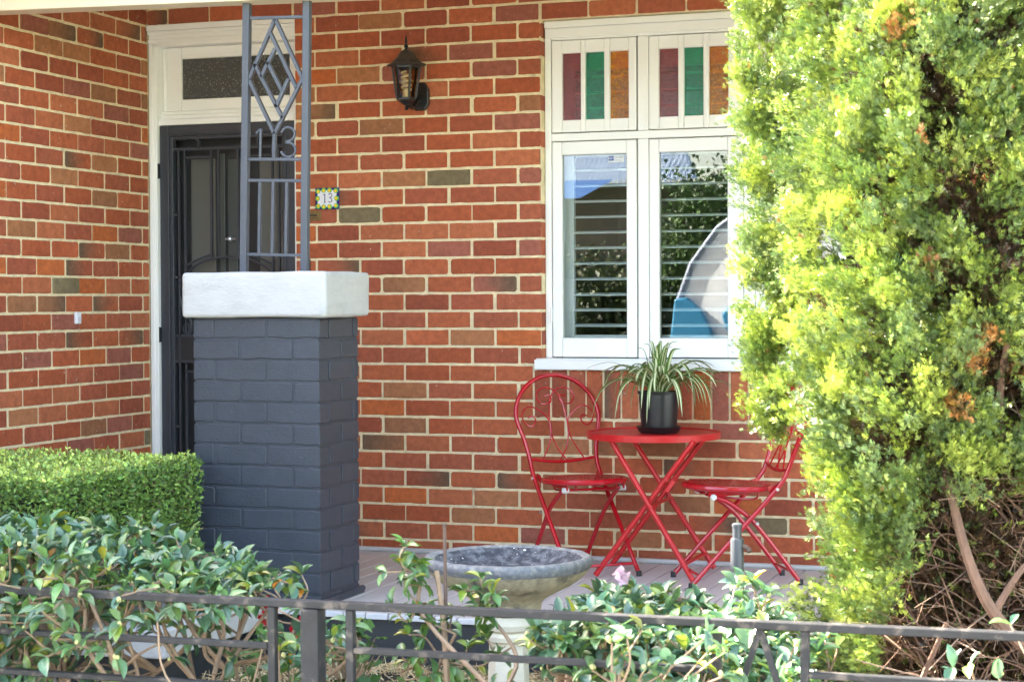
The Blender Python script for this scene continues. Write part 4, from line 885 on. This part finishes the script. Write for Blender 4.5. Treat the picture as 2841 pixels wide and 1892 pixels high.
# ------------------------------------------------------------------ conifer
cy = thing("conifer_tree", "tall dense conifer with sunlit feathery green crown and bare brown lower twigs on the right", "tree", (1.805, -2.577, -.29))
C0 = np.array([1.805, -2.577]); RT = np.array([.9446, .3282]); VW = np.array([-.3282, .9444])
zr = [-.20, .10, .35, .60, .90, 1.3, 1.8, 2.3, 2.8, 3.3, 3.8, 4.2]; rr = [.26, .35, .42, .46, .505, .52, .49, .48, .46, .40, .25, .04]
def crown(nbranch, nclump, C, zlist, rlist, zlim, rough, sig=.05, half=None):
    z = RNG.uniform(zlim[0], zlim[1], nbranch); th = RNG.uniform(0, 2*math.pi, nbranch)
    if half is not None: th = math.atan2(-VW[1], -VW[0])+(math.pi if half < 0 else 0)+RNG.uniform(-abs(half), abs(half), nbranch)
    r = np.interp(z, zlist, rlist); bump = .05*np.sin(3*th+2.1*z+1)+.05*np.sin(6*th-3.3*z)+.04*np.sin(7*z+2*th)
    off = RNG.normal(0, rough, nbranch); r = np.maximum(r*(1+bump)+off, .03)
    rad = np.stack([np.cos(th), np.sin(th)], 1); b = np.stack([C[0]+rad[:, 0]*r, C[1]+rad[:, 1]*r, z], 1)
    out = np.concatenate([rad, np.zeros((nbranch, 1))], 1)
    ax_b = unit(out*.75+np.array([0, 0, .85])+rnd(nbranch)*.28)
    k = np.repeat(np.arange(nbranch), nclump); t = RNG.random(len(k))
    L = RNG.uniform(.10, .20, nbranch)[k]*(sig/.05)
    side = np.cross(ax_b, out); side = unit(side)
    pos = b[k]-out[k]*(.5*L*.6)[:, None]+ax_b[k]*(L*(t-.5))[:, None]+side[k]*(RNG.normal(0, 1, len(k))*sig*.75*(1.15-t))[:, None]+out[k]*(RNG.normal(0, 1, len(k))*.016)[:, None]
    d = np.clip(rlist[-5]*0+(.06-off[k])*.6+.02, 0, 1)+RNG.random(len(k))*.03
    return pos, rad[k], d, ax_b[k], k
def fronds(pos, rad, d, axb, kb, nper, spread=.018):
    n = len(pos)*nper; P = np.repeat(pos, nper, 0)+rnd(n)*spread; O = np.repeat(np.concatenate([rad, np.zeros((len(rad), 1))], 1), nper, 0); D = np.repeat(d, nper)
    ax = unit(np.repeat(axb, nper, 0)*.8+O*.25+rnd(n)*.30); nr = unit(O*.4+rnd(n)*.9)
    return P, ax, nr, D, np.repeat(kb, nper)
FT = []; FF = []
for i, (ang, up, y0, L, wd) in enumerate(((0, 0, .10, .95, .055), (-17, .10, .30, .70, .05), (18, -.10, .20, .75, .05), (-36, -.12, .10, .62, .05), (38, .14, .05, .62, .05), (-12, .34, .35, .55, .05), (14, -.36, .30, .55, .05), (-40, .20, .5, .4, .045), (40, -.15, .45, .4, .045))):
    a = R(ang); d = np.array([math.sin(a), math.cos(a), up]); d /= np.linalg.norm(d); b = np.array([0, y0, 0]); px = np.array([math.cos(a), -math.sin(a), .25*(-1)**i]); px /= np.linalg.norm(px); k = len(FT)
    FT += [tuple(b-px*.012), tuple(b+d*L*.62+px*wd), tuple(b+d*L), tuple(b+d*L*.55-px*wd)]; FF.append((k, k+1, k+2, k+3))
def bare(P):
    q = P[:, :2]-C0; s = q@RT; v = q@VW; z = P[:, 2]
    lim = np.interp(s, [-.60, -.38, -.25, -.02, .2, .7], [-.6, -.12, .50, .78, .70, .75]); return (z < lim+.10*np.sin(9*s+4)+RNG.normal(0, .06, len(P)))&(v < .40)
GREENS = [(.34, .42, .06), (.19, .27, .05), (.46, .52, .10), (.085, .145, .035), (.15, .21, .085), (.10, .16, .045)]
HOLES = ((-.10, 1.36, .05, .22), (-.05, .92, .06, .12), (-.22, 1.15, .04, .12), (.08, 1.72, .05, .13), (-.20, 1.70, .03, .10), (-.34, 1.45, .03, .10), (-.30, .78, .03, .09), (.05, 1.15, .05, .10), (-.46, 1.95, .035, .20), (-.02, 2.1, .04, .12))
def inhole(P):
    q = P[:, :2]-C0; s = q@RT; h = np.zeros(len(P), bool)
    for hs, hz, ha, hb in HOLES: h |= ((s+.03*np.sin(P[:, 2]*14)-hs)/ha)**2+((P[:, 2]-hz)/hb)**2 < 1
    return h&((q@VW) < 0)
def addcrown(name, cr, nper, L=(.018, .033), dead=0.0):
    pos, rad, d, axb, kb = cr
    if name == "crown": k = ~inhole(pos); pos, rad, d, axb, kb = pos[k], rad[k], d[k], axb[k], kb[k]
    P, ax, nr, D, kb = fronds(pos, rad, d, axb, kb, nper); k = ~bare(P) if name in ("crown", "low_spray") else np.ones(len(P), bool)
    P, ax, nr, D, kb = P[k], ax[k], nr[k], D[k], kb[k]; n = len(P); nb = kb.max()+1
    hue = np.array(GREENS)[RNG.integers(0, len(GREENS), nb)]*(1+RNG.normal(0, .18, (nb, 1)))
    c = np.clip(.6*hue[kb]+.4*mixcol(GREENS, n, .12), .01, .9)
    m = (RNG.random(n) < .004)|(RNG.random(nb) < .010)[kb]*(RNG.random(n) < .7)|(RNG.random(n) < dead); c[m] = mixcol([(.075, .042, .022), (.06, .034, .02), (.11, .06, .028)] if dead else [(.28, .13, .05), (.20, .10, .05), (.36, .18, .06)], m.sum())
    for (bx, bz, br) in ((-.12, .98, .035), (-.10, 1.05, .03), (-.18, .86, .035), (-.28, 2.05, .05), (-.33, 1.93, .03), (.02, .95, .025), (-.27, 1.62, .02)):   # dead sprays
        q = P[:, :2]-C0; s = q@RT; m = ((s-bx)**2+((P[:, 2]-bz)*.7)**2 < (br*.9)**2)&((q@VW) < 0)&(RNG.random(n) < .8); c[m] = mixcol([(.48, .21, .05), (.55, .30, .12)], m.sum())
    s = RNG.uniform(L[0], L[1], n); leafmesh(name, FT, FF, P, ax, nr, s, c, CONIFER, cy).matrix_parent_inverse = cy.matrix_basis.inverted()
addcrown("crown", crown(1500, 10, C0, zr, rr, (-.2, 2.75), .046, .042, half=2.0), 14)
ri = [max(r-.17, .03) for r in rr]
addcrown("inner_dead_foliage", crown(1150, 10, C0, zr, ri, (-.25, 2.75), .05, half=2.2), 6, (.03, .05), dead=.88)  # dead fronds, their brown darkened to deepen the shade in the gaps
addcrown("back_crown", crown(420, 10, C0, zr, rr, (-.2, 4.2), .05, .08, half=-.85), 8, (.045, .075))
C1 = np.array([1.125, -2.365])
addcrown("side_leader", crown(300, 9, C1, [.70, .85, 1.1, 1.4, 1.8, 2.4, 3.0, 3.3], [.03, .06, .085, .095, .11, .13, .135, .10], (.74, 3.3), .014, .032), 17, (.018, .031))
nl = 70; pos = np.repeat(np.stack([RNG.uniform(1.20, 1.52, nl), RNG.uniform(-2.75, -2.0, nl), RNG.uniform(-.25, .26, nl)], 1), 9, 0)+rnd(nl*9)*.035; rad = np.tile([-.94, -.34], (nl*9, 1)); axl = np.repeat(unit(rnd(nl)*.5+np.array([-.7, -.2, .1])), 9, 0)
addcrown("low_spray", (pos, rad, np.zeros(nl*9), axl, np.repeat(np.arange(nl), 9)), 10, (.018, .034))
# trunk, limbs and dead twigs
P2 = lambda s, v, z: (C0[0]+RT[0]*s+VW[0]*v, C0[1]+RT[1]*s+VW[1]*v, z)
mb = MB(); mb.tube(smoothpath([P2(.36, .10, -.35), P2(.33, .10, .2), P2(.16, .06, 1.0), P2(0, .02, 2.2), P2(0, 0, 3.8)], 6), [.07-.05*i/24 for i in range(25)], 10); mb.build("trunk", BARK, cy, smooth=True).matrix_parent_inverse = cy.matrix_basis.inverted()
mb = MB()
mb.tube(smoothpath([P2(.22, -.30, .06), P2(.08, -.36, .13), P2(-.06, -.38, .27), P2(-.13, -.36, .42), P2(-.17, -.30, .62), P2(-.19, -.24, .80)], 6), [.024-.014*i/30 for i in range(31)], 8)
mb.tube(smoothpath([P2(-.06, -.38, .29), P2(.02, -.36, .40), P2(.12, -.30, .47)], 5), [.012-.006*i/10 for i in range(11)], 6)
mb.tube(smoothpath([P2(.12, -.1, .55), P2(-.02, -.30, .72), P2(-.04, -.36, .95), P2(-.02, -.42, 1.10)], 5), [.016-.009*i/15 for i in range(16)], 6)
mb.tube(smoothpath([P2(-.30, -.05, -.25), P2(-.26, -.3, .05), P2(-.2, -.38, .25)], 5), [.012-.006*i/10 for i in range(11)], 6)
mb.build("limb", BARK, cy, smooth=True).matrix_parent_inverse = cy.matrix_basis.inverted()
nd = 500; pos = np.array([P2(a, b, c) for a, b, c in zip(RNG.uniform(-.34, .7, nd), RNG.uniform(.02, .40, nd), RNG.uniform(-.28, .85, nd))]); leafmesh("dead_litter", FT, FF, np.repeat(pos, 14, 0)+rnd(nd*14)*.035, unit(rnd(nd*14)+np.array([0, 0, -.4])), unit(rnd(nd*14)), RNG.uniform(.03, .055, nd*14), mixcol([(.10, .055, .03), (.14, .075, .04), (.07, .04, .025)], nd*14), TWIG, cy).matrix_parent_inverse = cy.matrix_basis.inverted()
mb = MB(); cols = []
TC = [np.array(c) for c in ((.26, .15, .09), (.20, .105, .06), (.33, .215, .14), (.17, .09, .06))]
for i in range(2600):
    s = random.uniform(-.42, .72); z = random.uniform(-.28, .95)
    if z > np.interp(s, [-.42, -.25, 0, .7], [.15, .6, .9, .95]): continue
    v = -random.uniform(.05, .50)*(1-abs(s)*.35); a = Vector(P2(s*.8+.08, v+.16, z-.06)); d_ = Vector(P2(random.gauss(-.12, .16), random.gauss(-.10, .08), random.gauss(.12, .10)))-Vector(P2(0, 0, 0)); L = random.uniform(.10, .30)
    d_ = d_.normalized()*L; q = smoothpath([a, a+d_*.5+Vector(rnd(1)[0])*.018, a+d_+Vector(rnd(1)[0])*.025], 3); r0 = random.choice((.0014, .0018, .0024, .0035)); k0 = len(mb.v); mb.tube(q, [r0*(1-.6*t/6) for t in range(7)], 4, cap=False)
    if random.random() < .6:
        j = q[4]; e = j+(d_.normalized()*.5+Vector(rnd(1)[0])*.5)*L*.4; mb.tube([j, (j+e)/2, e], [r0*.6, r0*.5, r0*.3], 3, cap=False)
    cols += [TC[random.randrange(4)]*random.uniform(.7, 1.2)]*(len(mb.v)-k0)
mb.build("dead_twigs", TWIG, cy, cols=cols, recalc=False).matrix_parent_inverse = cy.matrix_basis.inverted()

# ------------------------------------------------------------------ across the street (seen in the window glass)
oh = thing("house_across_street", "house with pale corrugated metal roof and blue porch roof mirrored in the window glass", "house")
mb = MB(); mb.box((-15, -34, -.5), (-6.4, -24.6, 3.3)); mb.build("wall", mat("weatherboard", (.30, .24, .2), .8, var=.1), oh)
mb = MB(); nxr = 520
vs = []; fs = []
for i in range(nxr+1):
    x = -15.6+10.2*i/nxr; h = .05*math.sin(i*2*math.pi/5); t = max(0, min(1, (-5.4-x)/2.2)); t2 = max(0, min(1, (x+15.6)/2.2)); tt = min(t, t2)
    vs += [(x, -24.0, 3.35+h), (x, -24.0-5.2*tt-.01, 3.35+2.9*tt+h)]
for i in range(nxr): fs.append((2*i, 2*i+2, 2*i+3, 2*i+1))
mb.add(vs, fs); mb.box((-15.6, -33, 3.28), (-5.4, -24.02, 3.33)); mb.build("roof", mat("pale_roof_metal", (.50, .56, .64), .35), oh, recalc=False)
mb = MB(); mb.add([(-13.2, -21.9, 2.95), (-7.0, -21.9, 2.95), (-7.0, -24, 3.4), (-13.2, -24, 3.4)], [(0, 1, 2, 3)]); mb.build("porch_roof", BLUEROOF, oh)
mb = MB()
for x in (-8.0, -7.55): mb.box((x, -22.1, -.45), (x+.22, -21.95, 2.93))
mb.build("porch_post", WHITE, oh)
cv = thing("parked_caravan", "white caravan with blue trim parked in the street and mirrored in the right pane", "caravan")
prof = [(-2.80, .05), (-2.82, .7), (-2.78, 1.15), (-2.62, 1.58), (-2.32, 1.98), (-1.9, 2.28), (-1.3, 2.45), (2.2, 2.5), (2.6, 2.3), (2.7, 1.6), (2.7, .05)]
mb = MB(); mb.prism(prof, -13.9, -11.9); mb.build("body", VANW, cv, bevel=.05)
mb = MB(); mb.tube([(x, -11.885, z) for x, z in prof[1:8]], .03, 8); mb.build("edge_trim", mat("grey_trim", (.25, .28, .36), .4), cv, smooth=True)
mb = MB(); mb.prism([(-2.83, .06), (-2.85, .75), (-2.80, 1.18), (-2.66, 1.20), (-2.48, 1.05), (-2.36, .8), (-2.34, .06)], -11.898, -11.80); mb.prism([(-2.26, 1.0), (-2.14, 1.14), (-1.5, 1.10), (-1.5, .72), (-1.9, .66), (-2.2, .82)], -11.898, -11.82); mb.build("blue_panel", VANB, cv, bevel=.02)
mb = MB(); mb.box((-.9, -11.905, 1.35), (.4, -11.89, 2.0)); mb.build("caravan_window", WINDOWD, cv)
for x in (-.3, .5):
    mb = MB(); mb.lathe([(.0, -.1), (.30, -.1), (.31, .1), (0, .1)], 24); o = mb.build("wheel", RUBBER, cv, loc=(x, -12.02, -.25)); o.rotation_euler = (math.pi/2, 0, 0)
def street_tree(label, x, y, h, r, n, cols):
    o = thing("street_tree", label, "tree", (x, y, -.5)); mb = MB(); mb.tube(smoothpath([(0, 0, 0), (.1, .05, h*.3), (0, 0, h*.7)], 4), [.16-.1*i/8 for i in range(9)], 8); mb.build("trunk", BARK, o, smooth=True)
    k = 60; cc = unit(rnd(k))*RNG.random((k, 1))**.4*np.array([r, r, h*.36])+np.array([0, 0, h*.56]); p = cc[RNG.integers(0, k, n)]+rnd(n)*r*.16
    leafmesh("crown", LT, [(0, 1, 4), (1, 2, 4), (2, 3, 4), (3, 0, 4)], p, unit(rnd(n)), unit(rnd(n)+np.array([0, 0, .6])), RNG.uniform(.05, .10, n), mixcol(cols, n, .25), LEAFM, o)
street_tree("leafy street tree opposite the house mirrored in the glass above the caravan", -3.6, -21.5, 4.2, 1.9, 26000, [(.03, .065, .015), (.045, .085, .018)])
street_tree("dark evergreen tree opposite the house left of the caravan in the mirrored street", -6.3, -20.6, 2.6, 1.2, 14000, [(.025, .045, .015), (.045, .06, .015)])
